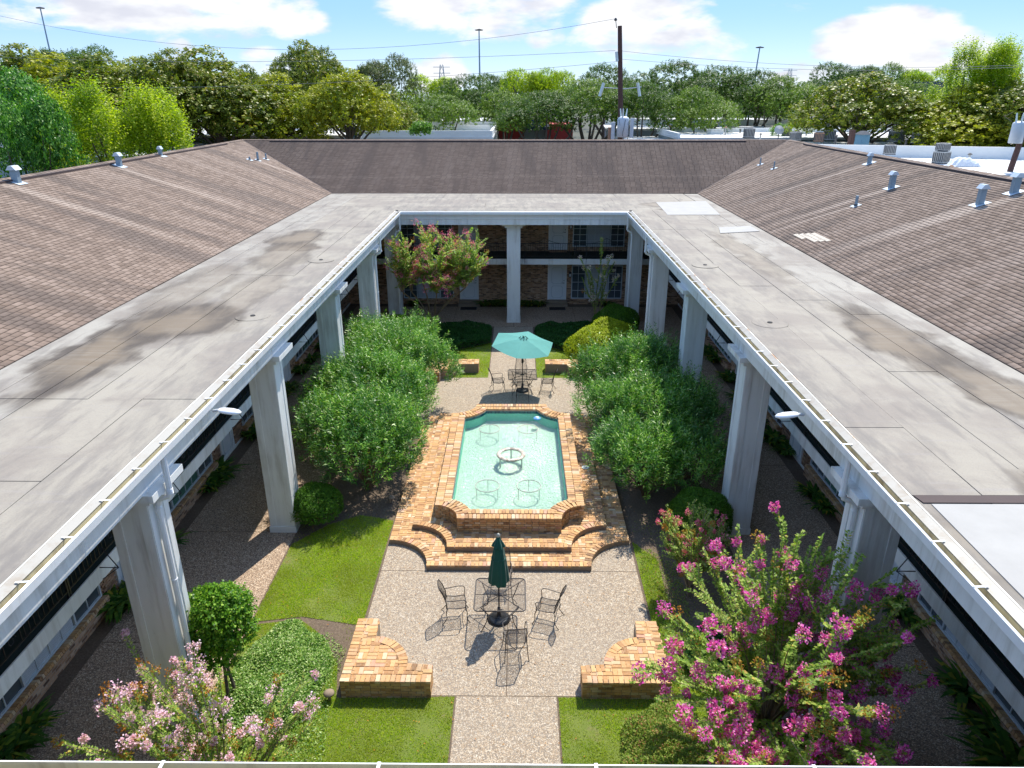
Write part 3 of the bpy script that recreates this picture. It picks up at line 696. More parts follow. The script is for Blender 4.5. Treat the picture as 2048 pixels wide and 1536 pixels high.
bench('low tan brick bench at the front left of the patio, path light beside it', corner(1, 1, -3.4, 11.05, 1.86, 1.88, .47, .85), 0)
bench('tan brick bench at the front right of the patio, pink flowers over its corner', corner(-1, 1, 3.36, 11.05, 1.82, 1.84, .47, .85), 0)
bench('low brick bench at the back left of the patio, half hidden by oleander', corner(1, -1, -3.75, 30.05, 2.25, 1.7, .6, .75), 0, 120)
bench('low brick bench at the back right of the patio behind the open umbrella', corner(-1, -1, 3.75, 30.05, 2.3, 1.7, .6, .75), 0, 120)

# ------------------------------------------------------------------ the apartment building
bld = thing('apartment_building', 'two storey brick apartment building with white colonnade wrapped round the courtyard', 'building')
WX, YN, YS = 9.75, 40.7, -2.0
ZR = 6.08
# walls
m = MB(); m.box(-WX - .25, -WX, YS, YN + .25, 0, 5.5); m.box(WX, WX + .25, YS, YN + .25, 0, 5.5); m.box(-WX, WX, YN, YN + .25, 0, 5.5); m.build('brick_wall', 'brick_face', bld)
m = MB()
m.box(-26.3, -26.05, -12, 58.4, 0, 6.0); m.box(26.05, 26.3, -12, 58.4, 0, 6.0); m.box(-26.05, 26.05, 58.1, 58.35, 0, 6.0); m.box(-26.05, 26.05, -12.2, -12, 0, 6.0); m.build('outer_wall', 'brick_face', bld)
# near lower wall bricks, courses built up to sill height and beyond on both wings (y < 27)
def wall_bricks(s, y0, y1):
    mm = MB(); z = .04; k = 0
    while z < 2.75:
        y = y0 + (k % 2) * .105
        while y < y1:
            skip = False
            for (a, b, c, d) in OPEN:
                if a - .1 < y < b + .1 and c - .05 < z < d + .04: skip = True
            if not skip:
                x = s * (WX - .006); e = random.uniform(0, .008)
                mm.obox((x - s * (.012 + e / 2), y + .1, z + .03), (.036 + e, .2, .062), random.uniform(-.01, .01))
            y += .21
        z += .072; k += 1
    stuff(mm.build('brick_courses', 'wall_brick', bld))
WIN_Y = [11.75, 18.4, 25.05, 31.7]; DOOR_Y = [14.95, 21.6, 28.25, 34.9]; WW = 3.9
OPEN = [(y - WW / 2, y + WW / 2, .2, 2.4) for y in WIN_Y] + [(y - .5, y + .5, 0, 2.3) for y in DOOR_Y]
for s in (-1, 1): wall_bricks(s, 7.0, 27.0)
def window(width, z0, z1, secs, label=None, green=False):
    """built in local coordinates facing -y, centre x=0"""
    hw = width / 2; out = {}
    m = MB(); f = .05
    m.box(-hw, hw, -.05, .03, z0, z0 + f); m.box(-hw, hw, -.05, .03, z1 - f, z1)
    xs = [-hw] + [-hw + width * k for k in secs] + [hw]
    for x in xs: a = min(max(x - f / 2, -hw), hw - f); m.box(a, a + f, -.055, .03, z0 + f, z1 - f)
    out['window'] = m
    mu = MB(); pn = []; bl = MB()
    for i in range(len(xs) - 1):
        a, b = xs[i] + f / 2, xs[i + 1] - f / 2; nv = max(2, round((b - a) / .45)); nh = 4
        for k in range(1, nv): x = a + (b - a) * k / nv; mu.box(x - .012, x + .012, -.03, -.012, z0 + f, z1 - f)
        for k in range(1, nh): z = z0 + (z1 - z0) * k / nh; mu.box(a, b, -.034, -.016, z - .012, z + .012)
        p = MB(); p.box(a, b, -.008, 0, z0 + f, z1 - f); pn.append(p)
        if i % 2 == 0 or len(secs) < 2: pass
        else:
            z = z0 + f
            while z < z1 - f: bl.box(a + .02, b - .02, -.0115, -.0095, z, z + .03); z += .036
    return out['window'], mu, pn, bl
def place_window(width, z0, z1, secs, loc, rz, green=False):
    fr, mu, pn, bl = window(width, z0, z1, secs)
    w = fr.build('window', 'window_frame', bld); w.location = loc; w.rotation_euler = (0, 0, rz)
    mu.build('muntin', 'window_frame', w)
    for p in pn: p.build('pane', 'window_glass', w)
    bl.build('blind', 'green_shutter' if green else 'blind', w)
    return w
def copy_part(o, loc, rz):
    c = o.copy(); COL.objects.link(c); c.parent = bld; c.location = loc; c.rotation_euler = (0, 0, rz)
    for k in kids(o): d = k.copy(); COL.objects.link(d); d.parent = c
    return c
def door(loc, rz):
    m = MB(); m.box(-.47, .47, -.03, .03, 0, 2.03)
    d = m.build('door', 'door_paint', bld); d.location = loc; d.rotation_euler = (0, 0, rz)
    m = MB()
    for z0, z1 in ((.12, .82), (.95, 1.9)):
        w = .32; c = .07
        pl = [(-w + c, z0), (w - c, z0), (w - c, z0 + c), (w, z0 + c), (w, z1 - c), (w - c, z1 - c), (w - c, z1), (-w + c, z1), (-w + c, z1 - c), (-w, z1 - c), (-w, z0 + c), (-w + c, z0 + c)]
        for (a, b), (c_, d_) in zip(pl, pl[1:] + pl[:1]): m.tube([(a, -.034, b), (c_, -.034, d_)], .013, 4)
    m.build('moulding', 'window_frame', d)
    m = MB(); m.tube([(.40, -.03, 1.0), (.40, -.08, 1.0)], .022, 8); m.tube([(.40, -.085, 1.0), (.29, -.085, 1.0)], .012, 6); m.tube([(.40, -.03, 1.14), (.40, -.05, 1.14)], .025, 8); m.build('handle', 'dark_metal', d)
    m = MB(); m.box(-.55, -.472, -.06, .02, 0, 2.12); m.box(.472, .55, -.06, .02, 0, 2.12); m.box(-.472, .472, -.06, .02, 2.035, 2.12); m.build('door_frame', 'trim_paint', d)
    return d
W1 = place_window(2.95, .36, 2.33, (.27, .73), (4.83, YN - .02, 0), 0)
copy_part(W1, (-5.0, YN - .02, 0), 0)
W2 = place_window(2.95, 3.42, 4.78, (.27, .73), (4.83, YN - .02, 0), 0)
copy_part(W2, (-5.0, YN - .02, 0), 0)
D1 = door((2.52, YN - .02, .30), 0)
for x, z in ((-2.62, .30), (2.52, 3.24), (-2.62, 3.24), ): copy_part(D1, (x, YN - .02, z), 0)
W3 = place_window(WW, .42, 2.33, (.27, .73), (-WX + .02, WIN_Y[0], 0), R(90))
WG = place_window(WW, .42, 2.33, (.27, .73), (-WX + .02, WIN_Y[1], 0), R(90), True)
W4 = place_window(WW, 3.42, 4.78, (.27, .73), (-WX + .02, WIN_Y[0], 0), R(90))
for i, y in enumerate(WIN_Y):
    if i > 1: copy_part(WG, (-WX + .02, y, 0), R(90))
    copy_part(W3 if i == 0 else WG, (WX - .02, y, 0), R(-90))
    if i: copy_part(W4, (-WX + .02, y, 0), R(90))
    copy_part(W4, (WX - .02, y, 0), R(-90))
for y in DOOR_Y:
    for z in (.05, 3.17): copy_part(D1, (-WX + .02, y, z), R(90)); copy_part(D1, (WX - .02, y, z), R(-90))
# rowlock brick sills, brick by brick on the wings
nb = 0
for y in WIN_Y:
    for s in (-1, 1):
        yy = y - WW / 2 - .05
        while yy < y + WW / 2:
            if nb < 300: o = link('sill_brick', BRICKS[nb % 3], bld, (s * (WX - .10), yy + .04, .375), (0, s * R(12), 0), (.24, .068, .08)); nb += 1
            yy += .078 * (1.06 if y > 12 else 1)
        m = MB(); m.box(*( (-WX, -WX + .2) if s < 0 else (WX - .2, WX)), y - WW / 2 - .08, y + WW / 2 + .08, .02, .325)
        m.build('sill_wall', 'brick_face', bld)
m = MB()
for x in (-5.0, 4.83): m = MB(); m.box(x - 1.6, x + 1.6, YN - .12, YN - .002, .24, .34); m.build('window_sill', 'brick_face', bld)
m = MB()
for s in (-1, 1): a, b = sorted((s * (WX - .07), s * (WX - .002))); m.box(a, b, YS, YN, 0, .075)
m.build('footing', 'ceiling_paint', bld)
for x in (-2.62, 2.52):
    m = MB(); m.box(x - .62, x + .62, YN - .62, YN - .03, .012, .15); m.box(x - .6, x + .6, YN - .34, YN - .03, .15, .285); m.build('door_step', 'mortar', bld)
    t = thing('door_mat', 'black door mat below the white door %s of the centre column' % ('left' if x < 0 else 'right'), 'mat', (x, YN - 1.0, .014)); m = MB(); m.box(-.45, .45, -.26, .26, 0, .018); m.build('pile', 'door_mat', t); m = MB(); m.box(-.48, .48, -.29, .29, 0, .010); m.build('rubber_edge', 'black_plastic', t)
    m = MB(); m.box(x - .5, x + .5, YN - .3, YN - .03, 3.12, 3.23); m.build('threshold', 'wall_brick', bld)
for x, z in ((3.26, 1.78), (3.22, 4.55)):
    t = thing('wall_lantern', 'small black lantern on the brick wall beside the %s white door' % ('lower' if z < 3 else 'upper'), 'lantern', (x, YN, z))
    m = MB(); m.obox((0, -.09, 0), (.14, .14, .26), 0, .8); m.build('lantern_case', 'black_iron', t); m = MB(); m.obox((0, -.09, .16), (.18, .18, .07), 0, .2); m.build('lantern_roof', 'black_iron', t); m = MB(); m.obox((0, -.163, 0), (.08, .01, .16)); m.build('lantern_glass', 'lamp_white', t)

# gallery floor slab, fascia, carpet, ceiling
SX, SY, ZF = 7.75, 38.5, 3.15
m = MB(); m.box(-WX, -SX - .03, YS, YN, 2.92, ZF - .012); m.box(SX + .03, WX, YS, YN, 2.92, ZF - .012); m.box(-SX - .03, SX + .03, SY + .03, YN, 2.92, ZF - .012); m.build('gallery_slab', 'ceiling_paint', bld)
for a in ((-SX - .028, -SX, YS, SY), (SX, SX + .028, YS, SY), (-SX - .028, SX + .028, SY + .001, SY + .029)):
    m = MB(); m.box(*a, 2.86, ZF + .02); m.build('slab_fascia', 'white_paint', bld)
m = MB(); m.box(-WX + .01, -SX - .04, YS, YN - .01, ZF - .011, ZF); m.box(SX + .04, WX - .01, YS, YN - .01, ZF - .011, ZF); m.box(-SX - .04, SX + .04, SY + .04, YN - .01, ZF - .011, ZF); m.build('gallery_carpet', 'carpet_green', bld)
m = MB(); m.box(-WX, -6.7, YS, YN, 5.5, 5.56); m.box(6.7, WX, YS, YN, 5.5, 5.56); m.box(-6.7, 6.7, 36.9, YN, 5.5, 5.56); m.build('gallery_ceiling', 'ceiling_paint', bld)

# railing panels: black iron with a scrolled peak
def rail_mesh(L=3.3):
    m = MB(); zb, zt = .14, .84
    m.box(-L / 2, L / 2, -.012, .012, zb, zb + .02); m.box(-L / 2, L / 2, -.016, .016, zt, zt + .022)
    for x in (-L / 2 + .02, L / 2 - .02): m.box(x - .018, x + .018, -.018, .018, 0, zt + .06)
    k = 0; x = -L / 2 + .14
    while x < L / 2 - .08:
        if abs(x) > .42: m.box(x - .007, x + .007, -.007, .007, zb + .02, zt)
        x += .125
    for s in (-1, 1):
        m.tube([(s * .85, 0, zt + .02), (s * .6, 0, zt + .05), (s * .3, 0, zt + .15), (0, 0, zt + .30)], .010, 4)
        for cx, cz, r, d in ((.2, .32, .10, 1), (.2, .60, .11, -1), (.16, .95, .07, 1)):
            pts = [(s * (cx + r * (1 - .045 * i) * math.cos(R(i * 30 * d))), 0, cz + r * (1 - .045 * i) * math.sin(R(i * 30 * d))) for i in range(16)]
            m.tube(pts, .007, 4)
        m.box(s * .40 - .007, s * .40 + .007, -.007, .007, zb + .02, zt)
    m.box(-.007, .007, -.007, .007, zb + .02, zt + .28)
    return m.mesh('railing', 'black_iron')
RM = rail_mesh()
bm2 = MB(); bm2.tube([(0, 0, .75), (0, -.38, .02), (0, -.02, .02)], .014, 4); bm2.tube([(0, -.38, .02), (0, -.02, -.25)], .008, 4); BRM = bm2.mesh('railing_brace', 'black_iron')
for s in (-1, 1):
    for k in range(10):
        y = 5.3 + 3.32 * k
        link('railing', RM, bld, (s * (SX + .05), y, ZF), (0, 0, R(90)))
        if k % 1 == 0: link('railing_brace', BRM, bld, (s * (SX - .005), y + 1.9 + (.6 if k % 2 else 0), ZF), (0, 0, R(90) if s < 0 else R(-90)))
for k in range(4):
    x = -5.05 + 3.36 * k; link('railing', RM, bld, (x, SY + .06, ZF), (0, 0, 0))
for x in (-5.4, -1.55, .6, 3.95): link('railing_brace', BRM, bld, (x, SY - .002, ZF), (0, 0, 0), (1, .35, 1))

# beam, soffit, roof deck
def bx(nm, mat, *bs):
    m = MB()
    for b in bs: m.box(*b)
    return m.build(nm, mat, bld)
BX, BY = 5.95, 36.30
bx('beam', 'white_paint', (-6.78, -BX, 4.0, BY, 5.38, 5.93)); bx('beam', 'white_paint', (BX, 6.78, 4.0, BY, 5.38, 5.93)); bx('beam', 'white_paint', (-6.78, 6.78, BY, 37.1, 5.38, 5.93)); bx('beam', 'white_paint', (-6.78, 6.78, 3.2, 3.998, 5.38, 5.93))
bx('beam_trim', 'trim_paint', (-BX + .002, -BX + .022, 4.3, BY - .03, 5.70, 5.93), (BX - .022, BX - .002, 4.3, BY - .03, 5.70, 5.93), (-BX + .03, BX - .03, BY - .022, BY - .002, 5.66, 5.93))
bx('roof_deck', 'seam_tar', (-10.72, -5.93, -1.0, 42.85, 5.935, ZR - .02), (5.93, 10.72, -1.0, 42.85, 5.935, ZR - .02), (-5.93, 5.93, 36.28, 42.85, 5.935, ZR - .02), (-5.93, 5.93, -1.0, 4.25, 5.935, ZR - .02))
# gutters
def gutter(a, b, into):
    """channel from a to b, outer lip towards `into`"""
    a = Vector(a); b = Vector(b); d = (b - a); L = d.length; d.normalize(); o = Vector(into)
    m = MB()
    def strip(p0, z0, p1, z1, mi=0):
        m.m = mi; q0 = [a + o * p0, b + o * p0, b + o * p1, a + o * p1]
        m.add([(q0[0].x, q0[0].y, z0), (q0[1].x, q0[1].y, z0), (q0[2].x, q0[2].y, z1), (q0[3].x, q0[3].y, z1)], [(0, 1, 2, 3)])
    strip(.15, 5.93, .16, 6.06); strip(.16, 6.06, .135, 6.075); strip(.135, 6.075, .138, 5.95, 1); strip(.138, 5.948, .012, 5.948, 1); strip(.012, 5.948, .012, 6.03, 1); strip(.01, 5.93, .15, 5.93)
    return m.build('gutter', ['trim_paint', 'gutter_inside'], bld)
gutter((-5.80, 4.5, 0), (-5.80, 36.02, 0), (1, 0, 0)); gutter((5.80, 4.5, 0), (5.80, 36.02, 0), (-1, 0, 0)); gutter((-5.66, 36.16, 0), (5.66, 36.16, 0), (0, -1, 0)); gutter((-5.8, 4.35, 0), (5.8, 4.35, 0), (0, 1, 0))
# flashing strip between gutter and membrane with rust bleeding along its edge
def flash(x0, y0, x1, y1, n):
    m = MB(); nx, ny = n
    m.add([(x0, y0, 6.045), (x1, y1, 6.045), (x1 - nx * .14, y1 - ny * .14, 6.09), (x0 - nx * .14, y0 - ny * .14, 6.09)], [(0, 1, 2, 3)]); m.build('flashing', 'flashing_cream', bld)
    m = MB(); m.add([(x0 - nx * .13, y0 - ny * .13, 6.092), (x1 - nx * .13, y1 - ny * .13, 6.092), (x1 - nx * .152, y1 - ny * .152, 6.094), (x0 - nx * .152, y0 - ny * .152, 6.094)], [(0, 1, 2, 3)]); m.build('flashing_edge', 'rusty_edge', bld)
flash(-5.79, 4.3, -5.79, 36.2, (1, 0)); flash(5.79, 4.3, 5.79, 36.2, (-1, 0)); flash(-5.8, 36.17, 5.8, 36.17, (0, -1)); flash(-5.8, 4.34, 5.8, 4.34, (0, 1))
sm = MB(); sm.box(-.09, .09, -.015, .015, 0, .006); sm.box(.075, .09, -.015, .015, -.02, .0); SM = sm.mesh('gutter_strap', 'trim_paint')
for s in (-1, 1):
    for k in range(34): link('gutter_strap', SM, bld, (s * 5.735, 5.1 + .93 * k, 6.068), (0, 0, R(random.uniform(-14, 14)) + (R(180) if s > 0 else 0)))
for k in range(6): link('gutter_strap', SM, bld, (-4.8 + 1.9 * k, 4.42, 6.068), (0, 0, R(-90)))

# columns
def column_mesh():
    m = MB(); w, d, H = .68, .64, 5.22
    m.box(-w / 2, w / 2, -d / 2, d / 2, 0, H)
    e = .014
    for s in (-1, 1):        # raised stiles leave a recessed centre panel
        for a, b in ((-w / 2, -w / 2 + .17), (w / 2 - .17, w / 2)):
            y0, y1 = sorted((s * (d / 2 + .001), s * (d / 2 + e))); m.box(a, b, y0, y1, .22, H - .1)
            a2, b2 = (a * d / w, b * d / w)
            x0, x1 = sorted((s * (w / 2 + .001), s * (w / 2 + e))); m.box(x0, x1, a2, b2, .22, H - .1)
    return m
CM = column_mesh().mesh('column', 'white_paint')
m = MB(); m.box(-.375, .375, -.355, .355, .013, .20); PM = m.mesh('plinth', 'white_paint')
m = MB(); m.box(-.46, .46, -.44, .44, 5.12, 5.24); m.box(-.61, .61, -.56, .56, 5.242, 5.378); KM = m.mesh('capital', 'white_paint')
CY = [3.65, 10.62, 17.32, 23.92, 30.62, 37.32]
cols = [(s * 6.4, y) for s in (-1, 1) for y in CY] + [(0.0, 37.32)]
for x, y in cols:
    c = link('column', CM, bld, (x, y, .0)); link('plinth', PM, c); link('capital', KM, c)
# downspouts: gutter outlet, two elbows, long pipe down the column
def downspout(s, y, zt=5.93):
    m = MB(); x0 = s * 5.73; xc = s * 5.985; yc = y
    pts = [(x0, y, zt), (x0, y, 5.22)] + [(x0 + (xc - x0) * t, y + .02 * 0, 5.22 - .07 - .12 * t) for t in (.15, .5, .85)] + [(xc, y, 4.92), (xc, y, .35), (xc - s * .06, y, .2), (xc - s * .25, y, .10)]
    m.tube(pts, .052, 8); o = m.build('downspout', 'trim_paint', bld)
    m2 = MB()
    for k in range(6): z = 5.27 - k * .018; m2.torus((x0, y, z), .052, .006, 12, 4)
    for k in range(6): z = 4.99 - k * .018; m2.torus((xc, y, z), .052, .006, 12, 4)
    for z in (3.4, 1.2): m2.torus((xc, y, z), .054, .009, 12, 4)
    m2.build('pipe_collar', 'trim_paint', o)
for s in (-1, 1):
    for y in (10.5, 30.6, 36.05): downspout(s, y)

# flat membrane roof, sheet by sheet
def sheet(x0, x1, y0, y1, z, mat='membrane'):
    m = MB(); e = .007; m.box(x0 + e, x1 - e, y0 + e, y1 - e, ZR - .018, z); return m.build('roof_sheet', mat, bld)
edges = [5.94, 6.97, 8.02, 9.05, 9.92, 10.74]
cuts = {-1: [(-1, 4.3, 12.42, 22.4, 31.5, 36.4), (-1, 9.3, 12.42, 22.4, 30.0, 36.4), (-1, 9.3, 12.42, 22.5, 36.4), (-1, 7, 12.42, 22.6, 33, 42.8), (-1, 9, 20.3, 30.1, 42.8)],
        1: [(-1, 9.0, 11.27, 21.2, 31, 36.4), (-1, 9.0, 9.8, 21.2, 31, 36.4), (-1, 9.0, 14, 19.6, 29.9, 36.4), (-1, 9, 18.2, 28.0, 36.4), (-1, 11, 21.7, 31.8, 42.8)]}
for s in (-1, 1):
    for i in range(5):
        cs = cuts[s][i]
        for k, (a, b) in enumerate(zip(cs, cs[1:])):
            z = ZR + .012 + .004 * ((i + k) % 3); x0, x1 = sorted((s * edges[i], s * edges[i + 1]))
            sheet(x0, x1, a, b, z, 'membrane_pale' if i >= 3 else 'membrane')
for i, (a, b) in enumerate(zip([36.4, 37.5, 39.2, 41.0], [37.5, 39.2, 41.0, 42.86])):
    xs = [-9.05, -6.4 + .8 * i, -1 - .5 * i, 4.6 + .4 * i, 9.05]
    for x0, x1 in zip(xs, xs[1:]): sheet(x0, x1, a, b, ZR + .013 + .004 * (i % 2))
for s in (-1, 1): x0, x1 = sorted((s * 9.06, s * 9.9)); sheet(x0, x1, 36.42, 42.86, ZR + .014)
for x0, x1 in ((-5.94, -2), (-2, 2.2), (2.2, 5.94)): sheet(x0, x1, -1, 3.0, ZR + .014); sheet(x0, x1, 3.0, 4.26, ZR + .016)
def patch(poly, z=ZR + .03, mat='membrane_patch', nm='roof_patch'):
    m = MB(); m.prism(poly, z - .012, z); return m.build(nm, mat, bld)
patch([(7.45, 34.9), (10.0, 34.95), (10.45, 39.7), (7.66, 39.2)]); patch([(8.7, 30.0), (10.5, 30.5), (10.5, 31.8), (9.0, 31.4)], ZR + .034)
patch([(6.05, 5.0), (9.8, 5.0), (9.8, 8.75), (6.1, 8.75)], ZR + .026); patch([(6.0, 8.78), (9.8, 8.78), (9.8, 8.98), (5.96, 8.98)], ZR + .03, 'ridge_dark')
for x, y in ((-6.75, 17.9), (-6.7, 24.7), (6.64, 17.4), (6.6, 24.0)):
    m = MB(); m.lathe([(.45, 0), (.44, .006)], (x, y, ZR + .024), 24); o = m.build('drain_collar', 'membrane', bld); m = MB(); m.lathe([(.07, 0), (.06, .02)], (x, y, ZR + .03), 12); m.build('drain', 'seam_tar', o)

# shingle slopes
SL = .331; EX0 = 10.75; RUN = 7.7; ridge_z = ZR + .02 + SL * RUN
def slopez(d): return ZR + .02 + SL * d
m = MB(); y1, yN = 42.9, 42.9 + RUN
for s in (-1, 1):
    m.add([(s * EX0, -1, slopez(0)), (s * EX0, y1, slopez(0)), (s * (EX0 + RUN), yN, slopez(RUN)), (s * (EX0 + RUN), -1 - RUN, slopez(RUN))], [(0, 1, 2, 3)])
    m.add([(s * (EX0 + RUN), -1 - RUN, slopez(RUN)), (s * (EX0 + RUN), yN, slopez(RUN)), (s * (26.4), 58.5, 6.0), (s * 26.4, -12, 6.0)], [(0, 1, 2, 3)])
m.add([(-EX0, y1, slopez(0)), (EX0, y1, slopez(0)), (EX0 + RUN, yN, slopez(RUN)), (-EX0 - RUN, yN, slopez(RUN))], [(0, 1, 2, 3)])
m.add([(-EX0 - RUN, yN, slopez(RUN)), (EX0 + RUN, yN, slopez(RUN)), (26.4, 58.5, 6.0), (-26.4, 58.5, 6.0)], [(0, 1, 2, 3)])
m.add([(-EX0, -1, slopez(0)), (EX0, -1, slopez(0)), (EX0 + RUN, -1 - RUN, slopez(RUN)), (-EX0 - RUN, -1 - RUN, slopez(RUN))], [(0, 1, 2, 3)])
m.add([(-EX0 - RUN, -1 - RUN, slopez(RUN)), (EX0 + RUN, -1 - RUN, slopez(RUN)), (26.4, -12.1, 6.0), (-26.4, -12.1, 6.0)], [(0, 1, 2, 3)])
for v_i in range(len(m.v)): x, y, z = m.v[v_i]; m.v[v_i] = (x, y, z - .012)
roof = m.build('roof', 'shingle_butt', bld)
TW, EXP, TH = .32, .158, .017; cs_ = math.cos(math.atan(SL)); hx = EXP * cs_
def shingles(kind):
    Q = []; ncr = int(RUN / hx)
    for c in range(ncr):
        d0 = c * hx; d1 = d0 + hx * 1.02; off = (c % 2) * TW / 2 + random.uniform(-.01, .01) + (c % 5) * .02
        if kind == 'n': a0, a1 = -EX0 - d0, EX0 + d0
        else: a0, a1 = 9.0, y1 + d0
        n = int((a1 - a0) / TW); a = a0 + off + np.arange(n) * TW
        a = np.concatenate([[a0], a, [a[-1] + TW]]); b = np.concatenate([[a0 + off - .02], a[1:-1] + TW - .02, [a[-1] + TW - .02]]); k_ = (b > a + .02) & (a < a1 - .03); a = a[k_]; b = np.minimum(b[k_], a1)
        if len(a): 
            z0 = slopez(d0) + TH + rng.uniform(-.003, .003, len(a)); z1 = np.full(len(a), slopez(d1) + .003); zb = np.full(len(a), slopez(d0) - .004)
            Q.append((d0, d1, a, b, z0, z1, zb))
    V = []
    for d0, d1, a, b, z0, z1, zb in Q:
        D0 = np.full(len(a), d0); D1 = np.full(len(a), d1)
        def pt(al, dd, z):
            if kind == 'n': return np.c_[al, y1 + dd, z]
            return np.c_[(1 if kind == 'e' else -1) * (EX0 + dd), al, z]
        top = [pt(a, D0, z0), pt(b, D0, z0), pt(b, D1, z1), pt(a, D1, z1)]
        fr = [pt(a, D0, zb), pt(b, D0, zb)]
        V.append(np.stack(top + fr, 1))
    return np.concatenate(V)
def shingle_mesh(V, nm, joined=True):
    n = len(V); me = bpy.data.meshes.new(nm); me.vertices.add(n * 6); me.vertices.foreach_set('co', V.astype(np.float32).ravel())
    idx = (np.arange(n) * 6)[:, None] + np.array([0, 1, 2, 3, 4, 5, 1, 0])[None]; me.loops.add(n * 8); me.loops.foreach_set('vertex_index', idx.astype(np.int32).ravel())
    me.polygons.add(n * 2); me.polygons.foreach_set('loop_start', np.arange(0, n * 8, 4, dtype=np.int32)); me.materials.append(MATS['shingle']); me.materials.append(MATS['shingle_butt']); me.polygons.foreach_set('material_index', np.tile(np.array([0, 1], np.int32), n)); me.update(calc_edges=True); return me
for kind in 'wen':
    V = shingles(kind)
    if kind != 'n':
        # nearest that fall inside the picture become single parts
        c = V[:, :4].mean(1); vis = (c[:, 1] > 13.8 + (np.abs(c[:, 0]) - EX0) * 1.45); dist = np.linalg.norm(c - np.array(CAM), axis=1); dist[~vis] = 1e6
        o = np.argsort(dist)[:150]
        c0 = c[o[0]]; base = shingle_mesh((V[o[:1]] - c0), 'shingle')
        for i in o: link('shingle', base, roof, c[i] )
        V = np.delete(V, o, 0)
    stuff(link('shingle_courses', shingle_mesh(V, 'shingle_courses'), roof))
# ridge caps, valleys and the dark ridge vents
for s in (-1, 1):
    xr = s * (EX0 + RUN)
    m = MB(); n = int((yN + 1 + RUN) / .28)
    for k in range(n):
        y = -1 - RUN + k * .28; zc = slopez(RUN) + .03
        m.add([(xr - .17, y, zc - .045), (xr, y, zc + .01), (xr + .17, y, zc - .045), (xr - .17, y + .3, zc - .056), (xr, y + .3, zc - .002), (xr + .17, y + .3, zc - .056)], [(0, 1, 4, 3), (1, 2, 5, 4), (0, 2, 1)])
    stuff(m.build('ridge_caps', 'shingle', roof))
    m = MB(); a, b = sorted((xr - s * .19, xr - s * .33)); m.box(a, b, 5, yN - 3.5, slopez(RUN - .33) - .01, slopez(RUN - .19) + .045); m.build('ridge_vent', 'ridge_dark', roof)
    m = MB(); p0 = Vector((s * EX0, y1, slopez(0) + .012)); p1 = Vector((xr, yN, slopez(RUN) + .012)); w = Vector((.09, -.09 * s, 0)) if s > 0 else Vector((.09, .09, 0))
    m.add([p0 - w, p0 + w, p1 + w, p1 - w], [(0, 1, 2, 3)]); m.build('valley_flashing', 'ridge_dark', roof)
m = MB(); n = int((2 * (EX0 + RUN)) / .28)
for k in range(n):
    x = -EX0 - RUN + k * .28; zc = slopez(RUN) + .03; m.add([(x, yN - .17, zc - .045), (x, yN, zc + .01), (x, yN + .17, zc - .045), (x + .3, yN - .17, zc - .056), (x + .3, yN, zc - .002), (x + .3, yN + .17, zc - .056)], [(0, 3, 4, 1), (1, 4, 5, 2)])
stuff(m.build('ridge_caps', 'shingle', roof))
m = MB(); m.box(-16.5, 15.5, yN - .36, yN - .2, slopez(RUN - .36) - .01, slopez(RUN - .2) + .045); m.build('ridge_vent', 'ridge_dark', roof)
# replaced tan shingle tabs on the east slope
for c in range(4):
    for k in range(5 if c != 3 else 3):
        d = .85 - c * hx + .1; y = 27.9 - k * TW * 1.0 + c * .2 - .9 + .8; m = MB(); z = slopez(d) + .024
        m.add([(EX0 + d, y, z), (EX0 + d, y + TW - .01, z), (EX0 + d + hx, y + TW - .01, z + hx * SL - .008), (EX0 + d + hx, y, z + hx * SL - .008)], [(0, 1, 2, 3)]); o = m.build('shingle', 'shingle_tan', roof); o['label'] = 'pale tan replacement shingle'

# flues and vent pipes: things standing on the roof
def flue(x, y, label, h=.62, r=.17):
    h *= .85; r *= .8
    z = slopez(abs(x) - EX0); s = 1 if x > 0 else -1
    t = thing('roof_flue', label, 'roof vent', (x, y, z), 0, 'galvanised flues on the shingle roof')
    m = MB(); m.obox((0, 0, h / 2 - .03), (r * 1.7, r * 1.5, h)); m.build('flue_duct', 'galvanised', t)
    m = MB(); w = r * 1.35; m.add([(-w, -w, h - .02), (w, -w, h - .02), (w, w, h - .02), (-w, w, h - .02), (-w * .35, -w, h + .13), (w * .35, -w, h + .13), (w * .35, w, h + .13), (-w * .35, w, h + .13)], [(0, 3, 2, 1), (4, 5, 6, 7), (0, 1, 5, 4), (1, 2, 6, 5), (2, 3, 7, 6), (3, 0, 4, 7)]); m.build('flue_cap', 'vent_cap', t)
    m = MB(); k = SL * s; f = .25; m.add([(-f, -f, -f * k + .03), (f, -f, f * k + .03), (f, f, f * k + .03), (-f, f, -f * k + .03)], [(0, 1, 2, 3)]); m.build('flashing', 'vent_cap', t)
def vpipe(x, y, label, h=.36, r=.05):
    z = slopez(abs(x) - EX0); s = 1 if x > 0 else -1
    t = thing('vent_pipe', label, 'vent pipe', (x, y, z), 0, 'small vent pipes on the shingle roof')
    m = MB(); m.tube([(0, 0, 0), (0, 0, h)], r, 10); m.build('pipe', 'galvanised', t)
    m = MB(); k = SL * s; f = .17; m.add([(-f, -f, -f * k + .03), (f, -f, f * k + .03), (f, f, f * k + .03), (-f, f, -f * k + .03)], [(0, 1, 2, 3)]); m.build('flashing', 'vent_cap', t)
    m = MB(); m.lathe([(r * 1.5, .03), (r * 1.1, .09)], n=12); m.build('boot', 'ac_dark', t)
flue(-18.05, 26.6, 'nearest blue grey flue on the left slope, at the picture edge', .55, .17); flue(-17.9, 33.5, 'middle flue on the left slope just below the ridge', .55, .15); flue(-18.2, 38.2, 'smallest and farthest flue near the left ridge', .40, .12)
